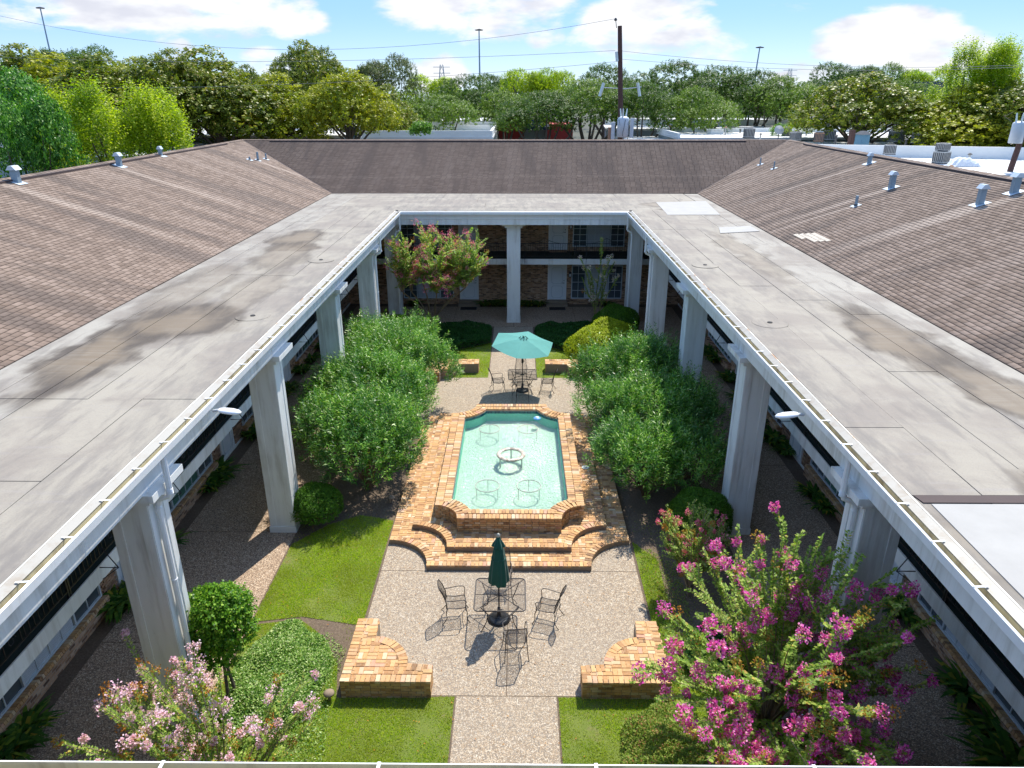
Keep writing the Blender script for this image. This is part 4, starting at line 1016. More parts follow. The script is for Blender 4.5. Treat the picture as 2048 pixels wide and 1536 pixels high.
flue(15.97, 31.0, 'farther tall flue halfway up the right slope above a pale streak', .66, .15); flue(16.3, 25.4, 'tall flue low on the right slope with the widest pale streak below', .66, .15); flue(17.45, 25.5, 'tall flue next to the right ridge near the utility pole', .66, .16); flue(17.55, 24.2, 'flue cut by the right picture edge beside the ridge', .6, .16); flue(17.5, 36.6, 'small grey flue against the right ridge', .45, .12)
vpipe(-15.7, 45.3, 'taller pipe of the three beside the left valley', .5, .07); vpipe(-15.95, 44.6, 'short dark pipe, lowest of the three beside the left valley', .2, .05); vpipe(-15.6, 46.5, 'pipe nearest the left valley line', .36, .05)
vpipe(14.15, 30.0, 'lone pipe in the middle of the right slope', .42, .06); vpipe(15.0, 45.3, 'pipe nearest the right valley line', .42, .04); vpipe(15.0, 42.8, 'thin pipe second from the right valley line', .42, .04)

# flood lights on the side beams
def floodlight(s, y, label):
    t = thing('floodlight', label, 'floodlight', (s * 5.64, y, 5.86), 0, 'white floodlights clamped to the gutters')
    m = MB(); n = 12; prof = [(0, .02), (.05, .065), (.14, .085), (.28, .09), (.39, .07), (.45, .025)]
    vs = []; fs = []
    for i, (l, r) in enumerate(prof):
        for k in range(n): a = 2 * math.pi * k / n; vs.append((-s * (.06 + l), r * 1.15 * math.cos(a), -.12 * l + .62 * r * math.sin(a)))
    for i in range(len(prof) - 1):
        for k in range(n): fs.append((i * n + k, i * n + (k + 1) % n, (i + 1) * n + (k + 1) % n, (i + 1) * n + k))
    fs += [tuple(range(n))[::-1], tuple(range((len(prof) - 1) * n, len(prof) * n))]; m.add(vs, fs); m.build('lamp_housing', 'lamp_white', t, True)
    m = MB(); m.tube([(s * .03, 0, -.02), (-s * .1, 0, 0)], .03, 8); m.build('bracket', 'transformer_grey', t)
floodlight(-1, 12.45, 'white oval floodlight on the left gutter above the gallery'); floodlight(1, 12.35, 'white oval floodlight on the right gutter above the gallery')
def pathlight(x, y, label):
    t = thing('path_light', label, 'path light', (x, y, 0), 0, 'small garden lights beside the benches')
    m = MB(); m.tube([(0, 0, 0), (0, 0, .16)], .035, 8); m.build('post', 'mortar', t); m = MB(); m.lathe([(.05, .14), (.11, .17), (.11, .20), (.04, .24)], n=16); m.build('lamp_head', 'mortar', t, True)
pathlight(-3.62, 11.0, 'squat tan path light at the left corner of the front left bench'); pathlight(3.62, 10.95, 'squat tan path light at the outer corner of the front right bench'); pathlight(-3.6, 18.6, 'slim path light in the shade beside the left fountain step')

# ------------------------------------------------------------------ patio furniture
def strands(m, S, nu, nv, w=.0022, seg=6):
    """woven strands on a surface S(u,v)"""
    def ribbon(pts):
        m.tube(pts, w, 3, False)
    for i in range(nu + 1): ribbon([S(i / nu, k / seg) for k in range(seg + 1)])
    for j in range(nv + 1): ribbon([S(k / seg, j / nv) for k in range(seg + 1)])
def make_chair():
    t = thing('patio_chair', 'x', 'chair', (0, 0, 0))
    # faces +y; seat z .42
    def seat(u, v): x = (u - .5) * .46; y = -.23 + v * .46; return (x, y, .42 - .025 * math.sin(math.pi * v) - .02 * v + .015 * (2 * u - 1) ** 2)
    def back(u, v): x = (u - .5) * (.46 - .06 * v * v); return (x, -.23 - .05 * v - .13 * v * v - .03 * (1 - (2 * u - 1) ** 2) + .03, .42 + .55 * v)
    m = MB(); strands(m, seat, 20, 20); stuff_ = m.build('seat', 'dark_metal', t)
    m = MB(); strands(m, back, 20, 24); m.build('backrest', 'dark_metal', t)
    m = MB(); e = .011
    m.tube([seat(0, v) for v in (0, .5, 1)] + [seat(.5, 1)] + [seat(1, v) for v in (1, .5, 0)], e, 6)
    m.tube([seat(0, 0), back(0, .3), back(0, .7), back(.04, .97), back(.2, 1), back(.8, 1), back(.96, .97), back(1, .7), back(1, .3), seat(1, 0)], e, 6); m.build('frame', 'dark_metal', t)
    for s in (-1, 1):
        m = MB(); x = s * .25
        m.tube([back(0 if s < 0 else 1, .42), (x, -.15, .64), (x * 1.06, .08, .66), (x * 1.06, .2, .65), (x, .235, .60), (s * .235, .22, .50), (s * .23, .21, .40)], .010, 6); m.build('armrest', 'dark_metal', t)
        m = MB(); m.tube([(s * .23, .21, .41), (s * .245, .25, .28), (s * .25, .24, .14), (s * .26, .28, .03), (s * .27, .31, .008)], .010, 6); m.build('leg', 'dark_metal', t)
        m = MB(); m.tube([(s * .23, -.2, .42), (s * .24, -.24, .30), (s * .25, -.22, .16), (s * .26, -.30, .04), (s * .27, -.34, .008)], .010, 6); m.build('leg', 'dark_metal', t)
    m = MB(); m.tube([(-.245, .25, .28), (0, .235, .30), (.245, .25, .28)], .008, 5); m.tube([(-.24, -.24, .30), (0, -.22, .31), (.24, -.24, .30)], .008, 5); m.build('stretcher', 'dark_metal', t)
    t['group'] = 'black wire mesh patio chairs'
    return t
def make_table():
    t = thing('patio_table', 'x', 'table', (0, 0, 0)); W = .585
    def top(u, v):
        x, y = (2 * u - 1) * W, (2 * v - 1) * W; ax, ay = abs(x), abs(y)
        return (x * (1 - .04 * (ay / W) ** 4), y * (1 - .04 * (ax / W) ** 4), .72)
    m = MB(); strands(m, top, 44, 44, .0022, 8); m.build('mesh_top', 'dark_metal', t)
    pts = []
    for cx, cy, a0 in ((1, 1, 0), (-1, 1, 90), (-1, -1, 180), (1, -1, 270)):
        for a in (0, 30, 60, 90): pts.append((cx * (W - .09) + .09 * math.cos(R(a0 + a)), cy * (W - .09) + .09 * math.sin(R(a0 + a)), .72))
    m = MB(); m.tube(pts + [pts[0]], .014, 6); m.build('rim', 'dark_metal', t)
    m = MB()
    for k in range(4): a = R(45 + 90 * k); m.tube([(.05 * math.cos(a), .05 * math.sin(a), .705), (.78 * math.cos(a), .78 * math.sin(a), .712)], .009, 5)
    m.tube([(-W, 0, .712), (W, 0, .712)], .007, 5); m.torus((0, 0, .715), .05, .01, 16, 6); m.build('cross_brace', 'dark_metal', t)
    for k in range(4):
        a = R(45 + 90 * k); c, s = math.cos(a), math.sin(a); m = MB()
        m.tube([(.62 * c, .62 * s, .71), (.52 * c, .52 * s, .55), (.40 * c, .40 * s, .38), (.44 * c, .44 * s, .18), (.58 * c, .58 * s, .03), (.62 * c, .62 * s, .01)], .012, 6); m.build('leg', 'dark_metal', t)
    m = MB(); m.torus((0, 0, .38), .40, .008, 24, 5); m.build('leg_ring', 'dark_metal', t); t['group'] = 'square wire mesh patio tables'; return t
TC = (-.18, 13.45); FC = (.42, 27.45)
ch = make_chair(); ch.location = (TC[0] - 1.05, TC[1] + .1, 0); ch.rotation_euler = (0, 0, R(-82)); ch['label'] = 'wire chair left of the table with the closed umbrella'
for x, y, rz, lab in ((TC[0] + 1.12, TC[1] + .0, 72, 'wire chair right of the table with the closed umbrella, angled outwards'), (TC[0] + .36, TC[1] - 1.05, 6, 'wire chair nearest the camera, its back towards the path'), (TC[0] + .0, TC[1] + 1.12, 180, 'wire chair behind the closed green umbrella'),
                      (FC[0] - 1.02, FC[1] + .05, -80, 'wire chair left of the far table under the open umbrella'), (FC[0] + 1.05, FC[1] + .0, 80, 'wire chair right of the far table under the open umbrella'), (FC[0] - .05, FC[1] + 1.1, 180, 'wire chair behind the far table, facing the fountain'), (FC[0] + .0, FC[1] - .95, 0, 'wire chair at the far table with its back to the fountain')):
    copy_tree(ch, (x, y, 0), R(rz), lab)
tb = make_table(); tb.location = (*TC, 0); tb['label'] = 'square wire table in front of the fountain, closed umbrella through it'
copy_tree(tb, (*FC, 0), R(2), 'square wire table behind the fountain, under the open umbrella')
# umbrellas
def base_parts(t):
    m = MB(); m.lathe([(.26, 0), (.27, .03), (.20, .07), (.06, .10), (.035, .30), (.035, .34)], n=28); m.build('umbrella_base', 'black_plastic', t, True)
    m = MB(); m.tube([(.03, 0, .28), (.075, 0, .28)], .016, 8); m.torus((.09, 0, .28), .018, .005, 10, 5); m.build('knob', 'black_plastic', t)
u1 = thing('patio_umbrella', 'closed dark green umbrella standing in the near table', 'umbrella', (-.21, 13.45, 0)); base_parts(u1)
m = MB(); m.tube([(0, 0, .1), (0, 0, 2.33)], .019, 10); m.build('pole', 'dark_metal', u1)
m = MB(); n = 48; prof = [(1.08, .205), (1.15, .215), (1.4, .19), (1.7, .155), (1.95, .115), (2.08, .075), (2.13, .06)]
vs = []; fs = []
for i, (z, r) in enumerate(prof):
    for k in range(n):
        a = 2 * math.pi * k / n; f = 1.06 + (.12 * (1 - i / 8)) * math.cos(8 * a) + .06 * math.sin(3 * a + i * .3) * (1 - i / 7); vs.append((r * f * math.cos(a + .05 * i), r * f * math.sin(a + .05 * i), z + (.03 * math.sin(3 * a + 1) if i == 0 else 0)))
for i in range(len(prof) - 1):
    for k in range(n): fs.append((i * n + k, i * n + (k + 1) % n, (i + 1) * n + (k + 1) % n, (i + 1) * n + k))
m.add(vs, fs); m.build('canopy', 'green_canvas', u1, True)
m = MB(); m.v = []; vs = []; fs = []
for i, (z, r) in enumerate([(2.06, .135), (2.12, .12), (2.24, .06), (2.31, .035)]):
    for k in range(n): a = 2 * math.pi * k / n; f = 1 + .22 * (1 - i / 4) * math.cos(6 * a + .5); vs.append((r * f * math.cos(a), r * f * math.sin(a), z))
for i in range(3):
    for k in range(n): fs.append((i * n + k, i * n + (k + 1) % n, (i + 1) * n + (k + 1) % n, (i + 1) * n + k))
m.add(vs, fs); m.build('vent_flap', 'green_canvas', u1, True)
m = MB(); m.lathe([(.03, 2.30), (.045, 2.33), (.03, 2.38), (.01, 2.40)], n=14); m.build('finial', 'ring_pipe', u1, True)
m = MB(); m.torus((0, 0, 1.75), .158, .012, 24, 6); m.build('tie_strap', 'green_canvas', u1)
u2 = thing('patio_umbrella', 'open pale teal umbrella over the far table', 'umbrella', (.42, 27.45, 0)); base_parts(u2)
tilt = Matrix.Translation((0, 0, 2.0)) @ Matrix.Rotation(R(6), 4, 'Y') @ Matrix.Rotation(R(7), 4, 'X') @ Matrix.Translation((0, 0, -2.0))
m = MB(); m.tube([(0, 0, .1), (0, 0, 2.3)], .019, 10); m.build('pole', 'dark_metal', u2)
m = MB(); m.lathe([(.03, 1.22), (.045, 1.26), (.045, 1.38), (.03, 1.42)], n=12); m.obox((.06, 0, 1.32), (.05, .03, .03)); m.build('crank_box', 'dark_metal', u2)
R0, zt, ze = 1.33, 2.34, 2.05; vs = []; fs = []; NR = 7
for i in range(NR):
    r = .16 + (R0 - .16) * i / (NR - 1)
    for k in range(48):
        a = 2 * math.pi * k / 48; ph = (k % 8) / 8; rr_ = r * (math.cos(math.pi / 6) / math.cos(math.pi / 6 * (2 * ph - 1)))**.92
        sag = .05 * math.sin(math.pi * ph) * (i / NR)
        v = Vector((rr_ * math.cos(a + .35), rr_ * math.sin(a + .35), zt - (zt - ze) * (r / R0) ** 1.25 - sag)); vs.append(tilt @ v)
for i in range(NR - 1):
    for k in range(48): fs.append((i * 48 + k, i * 48 + (k + 1) % 48, (i + 1) * 48 + (k + 1) % 48, (i + 1) * 48 + k))
m = MB(); m.add(vs, fs); m.build('canopy', 'teal_canvas', u2, False)
m = MB(); vs = []; fs = []
for i, r in enumerate((.01, .1, .20)):
    for k in range(24): a = 2 * math.pi * k / 24; vs.append(tilt @ Vector((r * math.cos(a), r * math.sin(a), zt + .05 - .05 * i)))
for i in range(2):
    for k in range(24): fs.append((i * 24 + k, i * 24 + (k + 1) % 24, (i + 1) * 24 + (k + 1) % 24, (i + 1) * 24 + k))
m.add(vs, fs); m.build('vent_flap', 'teal_canvas', u2, True)
m = MB()
for k in range(8): a = 2 * math.pi * k / 8; q_ = tilt @ Vector((.19 * math.cos(a), .19 * math.sin(a), zt - .01)); q2 = tilt @ Vector((.13 * math.cos(a + .3), .13 * math.sin(a + .3), zt + .03)); m.tube([q_, q2], .014, 5)
m.torus(tilt @ Vector((0, 0, zt + .05)), .035, .015, 12, 6); m.build('vent_trim', 'green_canvas', u2)
for k in range(6):
    a = math.pi / 3 * k + .35; m = MB(); q_ = tilt @ Vector((R0 * .98 * math.cos(a), R0 * .98 * math.sin(a), ze - .01)); m.tube([tilt @ Vector((0, 0, zt - .04)), tilt @ Vector((.7 * math.cos(a), .7 * math.sin(a), zt - .19)), q_], .008, 4); m.tube([tilt @ Vector((.7 * math.cos(a), .7 * math.sin(a), zt - .19)), (0, 0, 1.75)], .006, 4); m.build('rib', 'dark_metal', u2)

# ------------------------------------------------------------------ planting
def lobes_points(lobes, n, inner=.78, zmin=.05, low=-.25):
    w = np.array([l[3] * l[4] + l[3] * l[5] for l in lobes]); w = w / w.sum(); k = rng.choice(len(lobes), n, p=w); Lb = np.array(lobes)[k]
    U = rdir(n); U[:, 2] = np.where(U[:, 2] < low, -U[:, 2], U[:, 2]); rad = rng.uniform(inner, 1.02, n)[:, None] ** .6
    rad = rad * (1 + .05 * np.sin(7 * U[:, :1] + 2) * np.sin(6 * U[:, 1:2] + Lb[:, :1]) + .05 * np.sin(4 * U[:, 2:3] + 5 * U[:, :1]))
    P_ = Lb[:, :3] + U * Lb[:, 3:] * rad; N = nrm(U / Lb[:, 3:])
    ok = P_[:, 2] > zmin
    for l in lobes:   # drop what is deep inside another lobe
        q_ = (P_ - np.array(l[:3])) / np.array(l[3:]); ok &= (np.linalg.norm(q_, axis=1) > inner * .86)
    return P_[ok], N[ok]
def shoots(P_, N, up, jit, slen, per, L, W, lift=.55, tip=0.):
    n = len(P_); D = nrm(N * (1 - up) + np.array([0, 0, up]) + rng.normal(size=(n, 3)) * jit)
    A = nrm(np.cross(D, rdir(n))); B = np.cross(D, A); sl = rng.uniform(.6, 1.25, n) * slen
    PP = []; DD = []; NN = []; LL = []
    for k in range(per):
        t = (k + .5) / per; an = k * 2.4 + rng.uniform(0, 1, n); Rd = A * np.cos(an)[:, None] + B * np.sin(an)[:, None]
        PP.append(P_ + D * (sl * t)[:, None]); dd = nrm(D * (lift + tip * t) + Rd + rng.normal(size=(n, 3)) * .15); DD.append(dd); NN.append(D + Rd * .2 + rng.normal(size=(n, 3)) * .25); LL.append(L * rng.uniform(.75, 1.2, n) * (1 - .25 * t))
    P2 = np.concatenate(PP); return leafquads(P2, np.concatenate(DD), np.concatenate(NN), np.concatenate(LL), W * rng.uniform(.8, 1.2, len(P2)), .45, .12)
def stems(base, pts, r0, r1, n=5, bend=.3, seg=4):
    m = MB()
    for p in pts:
        b = Vector(base) + Vector((random.uniform(-.1, .1), random.uniform(-.1, .1), 0)); p = Vector(p); q_ = []
        for k in range(seg + 1):
            t = k / seg; v = b.lerp(p, t); v.z = b.z + (p.z - b.z) * (t ** (1 - bend * .5)); v.x = b.x + (p.x - b.x) * t ** (1 + bend); v.y = b.y + (p.y - b.y) * t ** (1 + bend); q_.append(v)
        m.tube(q_, [r0 + (r1 - r0) * k / seg for k in range(seg + 1)], n, False)
    return m
def bush(name, label, cat, lobes, nsh, mat, group=None, up=.5, jit=.25, slen=.25, per=10, L=.1, W=.025, stem_mat='twig', nst=14, inner=.78, lift=.55, fill=True):
    bx0 = np.mean([l[0] for l in lobes]); by0 = np.mean([l[1] for l in lobes]); O = np.array([bx0, by0, 0])
    lb = [(l[0] - bx0, l[1] - by0, *l[2:]) for l in lobes]
    t = thing(name, label, cat, (bx0, by0, 0), 0, group)
    P_, N = lobes_points(lb, nsh, inner); Q = [shoots(P_, N, up, jit, slen, per, L, W, lift)]
    if name == 'oleander_bush':
        P3, N3 = lobes_points(lb, nsh // 4, .95, .3, -.05); Q.append(shoots(P3, N3, .78, .22, slen * 1.5, per + 8, L * .95, W, .9))
    if fill:
        P2, N2 = lobes_points([(l[0], l[1], l[2], l[3] * .8, l[4] * .8, l[5] * .82) for l in lb], nsh // 3, .55); Q.append(shoots(P2, N2, up, .4, slen, max(4, per // 2), L * 1.2, W * 1.8, lift))
    link('foliage', quadmesh('foliage', np.concatenate(Q), mat), t)
    if nst: idx = rng.choice(len(P_), min(nst, len(P_)), replace=False); stems((0, 0, 0), [P_[i] * .96 for i in idx], .02, .006).build('stem', stem_mat, t)
    return t
G_OL = 'oleander bushes along both sides of the fountain'
def ole(label, lobes, n):
    for l in list(lobes):
        for k in range(3):
            u = rdir(1)[0]; u[2] = abs(u[2]) * .8; q_ = .42 + .3 * random.random(); lobes.append((l[0] + u[0] * l[3] * .85, l[1] + u[1] * l[4] * .85, l[2] + u[2] * l[5] * .85, q_, q_, q_ * 1.15))
    bush('oleander_bush', label, 'bush', lobes, n, 'oleander_leaf', G_OL, .68, .18, .52, 17, .19, .029, lift=.95, nst=26)
ole('front left oleander bush beside the fountain steps, round boxwood at its foot', [(-4.55, 18.9, 1.15, 1.25, 1.2, 1.15), (-4.1, 20.0, 1.35, 1.2, 1.3, 1.35), (-5.3, 19.9, 1.5, 1.2, 1.3, 1.35), (-3.6, 19.6, .9, .8, 1., .9)], 1500)
ole('tallest left oleander, next to the second column from the front', [(-4.7, 22.3, 1.6, 1.5, 1.6, 1.55), (-5.9, 22.6, 1.4, 1.0, 1.2, 1.1), (-3.7, 22.6, 1.3, 1.0, 1.3, 1.2)], 1500)
ole('rear left oleander with long shoots reaching over the far patio', [(-4.6, 25.4, 1.6, 1.7, 1.7, 1.5), (-3.2, 25.6, 1.4, 1.15, 1.1, .95), (-5.9, 26.3, 1.5, 1.0, 1.4, 1.3), (-4.6, 27.6, 1.4, 1.5, 1.2, 1.3)], 1700)
ole('low front right oleander beside the right fountain steps', [(4.1, 18.7, .95, 1.1, 1.2, .95), (5.2, 18.9, 1.0, 1.0, 1.2, .95), (3.6, 19.8, 1.0, .8, 1.1, .9)], 1200)
ole('middle right oleander bush pressing against the colonnade', [(4.6, 21.4, 1.3, 1.35, 1.5, 1.35), (5.9, 21.6, 1.5, .8, 1.1, 1.0), (3.5, 21.8, 1.1, .8, 1.2, 1.05)], 1300)
ole('tall rear right oleander with upright pale shoots', [(4.5, 24.2, 1.4, 1.4, 1.5, 1.4), (3.5, 24.9, 1.1, .9, 1.0, 1.0), (5.5, 25.0, 1.5, 1.1, 1.3, 1.3)], 1500)
G_BX = 'rounded clipped shrubs in the courtyard'
def box(label, lobes, n, mat='box_leaf', L=.045, W=.028): bush('boxwood_shrub', label, 'shrub', lobes, n, mat, G_BX, .15, .3, .07, 6, L, W, inner=.93, nst=6)
box('small round boxwood against the left column, in front of the oleander', [(-5.55, 17.5, .55, .72, .72, .6)], 3000)
box('large round boxwood beside the right column with a yellow side', [(5.35, 17.0, .6, .85, .85, .7)], 4200)
box('bright boxwood mound below the magenta crape myrtle tree at the far left', [(-5.5, 32.6, .7, 1.15, 1.5, .9), (-5.3, 31.3, .5, .9, .9, .7)], 4200, 'topiary_leaf', .06, .04)
box('yellow green clipped mound in front of the far right column', [(3.9, 31.2, .5, 1.4, 1.5, 1.0), (4.6, 32.2, .7, 1.2, 1.2, .95)], 4800, 'yellow_box_leaf', .055, .035)
box('darker green clipped mound behind the yellow one', [(5.3, 34.9, .6, 1.15, 1.1, .95)], 3600, 'box_leaf', .055, .035)
box('low dark green clipped dome half under the big crape myrtle', [(4.5, 12.1, .2, .65, .7, .45)], 2600, 'carpet_leaf', .05, .03)
# topiary on a stem
t = bush('topiary_tree', 'small bushy tree with a leaning trunk in front of the near left column', 'tree', [(-5.75, 11.15, 1.7, .62, .6, .5), (-5.5, 11.05, 2.2, .52, .5, .42), (-6.0, 11.2, 1.45, .45, .45, .4), (-5.4, 10.95, 1.75, .5, .45, .4), (-5.85, 11.2, 2.1, .45, .45, .35), (-5.7, 10.95, 1.15, .42, .42, .35), (-5.95, 11.1, 1.1, .35, .35, .3)], 2700, 'topiary_leaf', None, .35, .45, .16, 8, .07, .042, 'bark', 0, .75)
stems((.15, -.12, 0), [(.05, .05, 1.5), (-.05, .1, 1.4)], .04, .02, 8, .1).build('trunk', 'bark', t); stems((.05, .05, 1.3), [(.2, -.1, 2.1), (-.2, .1, 1.9), (0, 0, 2.3)], .02, .008).build('branch', 'bark', t)
# ground covers: leafy carpets nobody could count
def carpet(name, label, poly, h, dens, mat, L, W, dome=.3, oy=None):
    a = np.array(poly); c = a.mean(0); X, Y = scatter(poly, dens); n = len(X)
    # distance to edge, cheap: ray scale towards centre
    d = np.full(n, 9.)
    for (x0, y0), (x1, y1_) in zip(poly, poly[1:] + poly[:1]):
        ex, ey = x1 - x0, y1_ - y0; t_ = np.clip(((X - x0) * ex + (Y - y0) * ey) / (ex * ex + ey * ey), 0, 1); d = np.minimum(d, np.hypot(X - x0 - t_ * ex, Y - y0 - t_ * ey))
    Z = h * np.sqrt(np.clip(d / dome, 0, 1)) + rng.uniform(-.04, .03, n) + .06 * np.sin(X * 3.1 + Y * 2) * np.sin(Y * 3.7 + 1) + .04 * np.sin(X * 7) * np.sin(Y * 6)
    D = rng.normal(size=(n, 3)); D[:, 2] = np.abs(D[:, 2]) * .5 + .2; N = rng.normal(size=(n, 3)) * .45; N[:, 2] = 1
    Q = leafquads(np.c_[X, Y, np.clip(Z, .01, 9)], D, N, L * rng.uniform(.7, 1.3, n), W * rng.uniform(.7, 1.3, n))
    # skirt under the leaves
    return stuff(tag(link(name, quadmesh(name, Q, mat)), label, 'ground cover'))
def ell(cx, cy, rx, ry, n=40, a0=0, a1=360): return [(cx + rx * k * math.cos(a), cy + ry * k * math.sin(a)) for a, k in ((2 * math.pi * i / n, 1 + .06 * math.sin(6.28 * i / n * 3 + cx) + .05 * math.sin(6.28 * i / n * 5 + cy) + .03 * math.sin(6.28 * i / n * 9)) for i in range(n))]
carpet('jasmine_mound', 'glossy low mound of small leaved ground cover at the left of the lawn', ell(-4.85, 11.5, 1.02, 1.65), .42, 5200, 'jasmine_leaf', .05, .03, .7)
carpet('abelia_mound', 'olive green low mound with reddish tips beside the path, front right', ell(3.1, 8.9, 1.15, 1.9), .5, 4200, 'abelia_leaf', .05, .026, .7)
carpet('groundcover_bed', 'flat dark green ground cover bed left of the far path', [(-1.12, 33.3), (-1.12, 35.6), (-1.9, 36.15), (-5.9, 36.15), (-5.9, 33), (-4.6, 31.0), (-4.3, 30.2), (-3.6, 31.0), (-2.6, 32.3)], .32, 2600, 'carpet_leaf', .07, .045, .12)
carpet('groundcover_bed', 'flat dark green ground cover bed right of the far path', [(1.12, 33.3), (2.5, 32.1), (3.5, 30.8), (4.2, 30.0), (4.8, 30.6), (5.9, 33), (5.9, 36.15), (1.9, 36.15), (1.12, 35.6)], .32, 2600, 'carpet_leaf', .07, .045, .12)
carpet('jasmine_spill', 'thin trailing ground cover over bare soil between bench and mound', [(-4.0, 8.6), (-3.3, 9.0), (-3.6, 11), (-3.6, 12.4), (-4.2, 13.0), (-4.3, 11)], .05, 900, 'jasmine_leaf', .045, .025, .3)
carpet('weed_patch', 'weedy ground cover in the shade right of the patio', [(3.45, 11.2), (4.3, 11.4), (4.4, 15.4), (3.8, 16.3), (3.45, 16)], .06, 900, 'abelia_leaf', .045, .02, .3)
# aspidistra clumps along the gallery walls
def aspid(n, L):
    V = []
    for k in range(n):
        a = random.uniform(0, 6.28); r = random.uniform(.0, .22); b = np.array([r * math.cos(a), r * math.sin(a), 0.]); o = a + random.uniform(-.5, .5); d = np.array([math.cos(o), math.sin(o), 0.]); s = np.array([-d[1], d[0], 0.])
        ln = L * random.uniform(.7, 1.2); w = random.uniform(.035, .055); seg = 5; prev = None
        for i in range(seg + 1):
            t = i / seg; ww = w * math.sin(math.pi * min(.97, .12 + .86 * t)) ** .8; p = b + d * (ln * (.15 * t + .62 * t * t)) + np.array([0, 0, ln * (.95 * t - .62 * t * t)])
            cur = (p - s * ww, p + s * ww)
            if prev is not None: V.append([prev[0], prev[1], cur[1], cur[0]])
            prev = cur
    return quadmesh('leaves', np.array(V), 'aspidistra_leaf')
AM = [aspid(34, .75) for _ in range(4)]
# join quads of a leaf into islands is not needed: each clump varies by object
where = [(-9.35, y, 1) for y in (9.6, 10.2, 13.6, 14.1, 16.2, 19.3, 20.0, 22.9, 24.2, 26.4, 27.5, 29.5, 30.8, 32.6, 34.0)] + [(9.35, y, 1) for y in (9.4, 10.3, 11.2, 13.7, 18.3, 18.9, 21.9, 22.6, 24.5, 26.2, 28.6, 31.0, 31.8, 32.4, 34.2)] + [(x, 40.3, 0) for x in (-1.6, -1.1, -.6, -.1, .5, 1.0, 1.5, -5.8, 5.4)]
names = ['at the foot of the brick wall, clump of dark strap leaves']
def ordinal(i): return ['nearest', 'second', 'third', 'fourth', 'fifth', 'sixth', 'seventh', 'eighth', 'ninth', 'tenth', 'eleventh', 'twelfth', 'thirteenth', 'fourteenth', 'fifteenth'][i]
for i, (x, y, sd_) in enumerate(where):
    if i < 15: lab = '%s cast iron plant along the left gallery wall, counted from the camera' % ordinal(i)
    elif i < 30: lab = '%s cast iron plant along the right gallery wall, counted from the camera' % ordinal(i - 15)
    else: lab = '%s cast iron plant from the left under the far brick wall' % ['second', 'third', 'fourth', 'fifth', 'sixth', 'seventh', 'eighth', 'leftmost', 'ninth and last'][i - 30]
    t = thing('cast_iron_plant', lab, 'plant', (x + random.uniform(-.05, .05), y, .0), random.uniform(0, 6), 'cast iron plants along the gallery walls')
    sc = random.uniform(.8, 1.2) * (1 if i < 30 else .9); t.scale = (sc, sc, sc); link('leaves', AM[i % 4], t)
    link('leaves', AM[(i + 1) % 4], t, (.1, .15, 0), (0, 0, 2.))

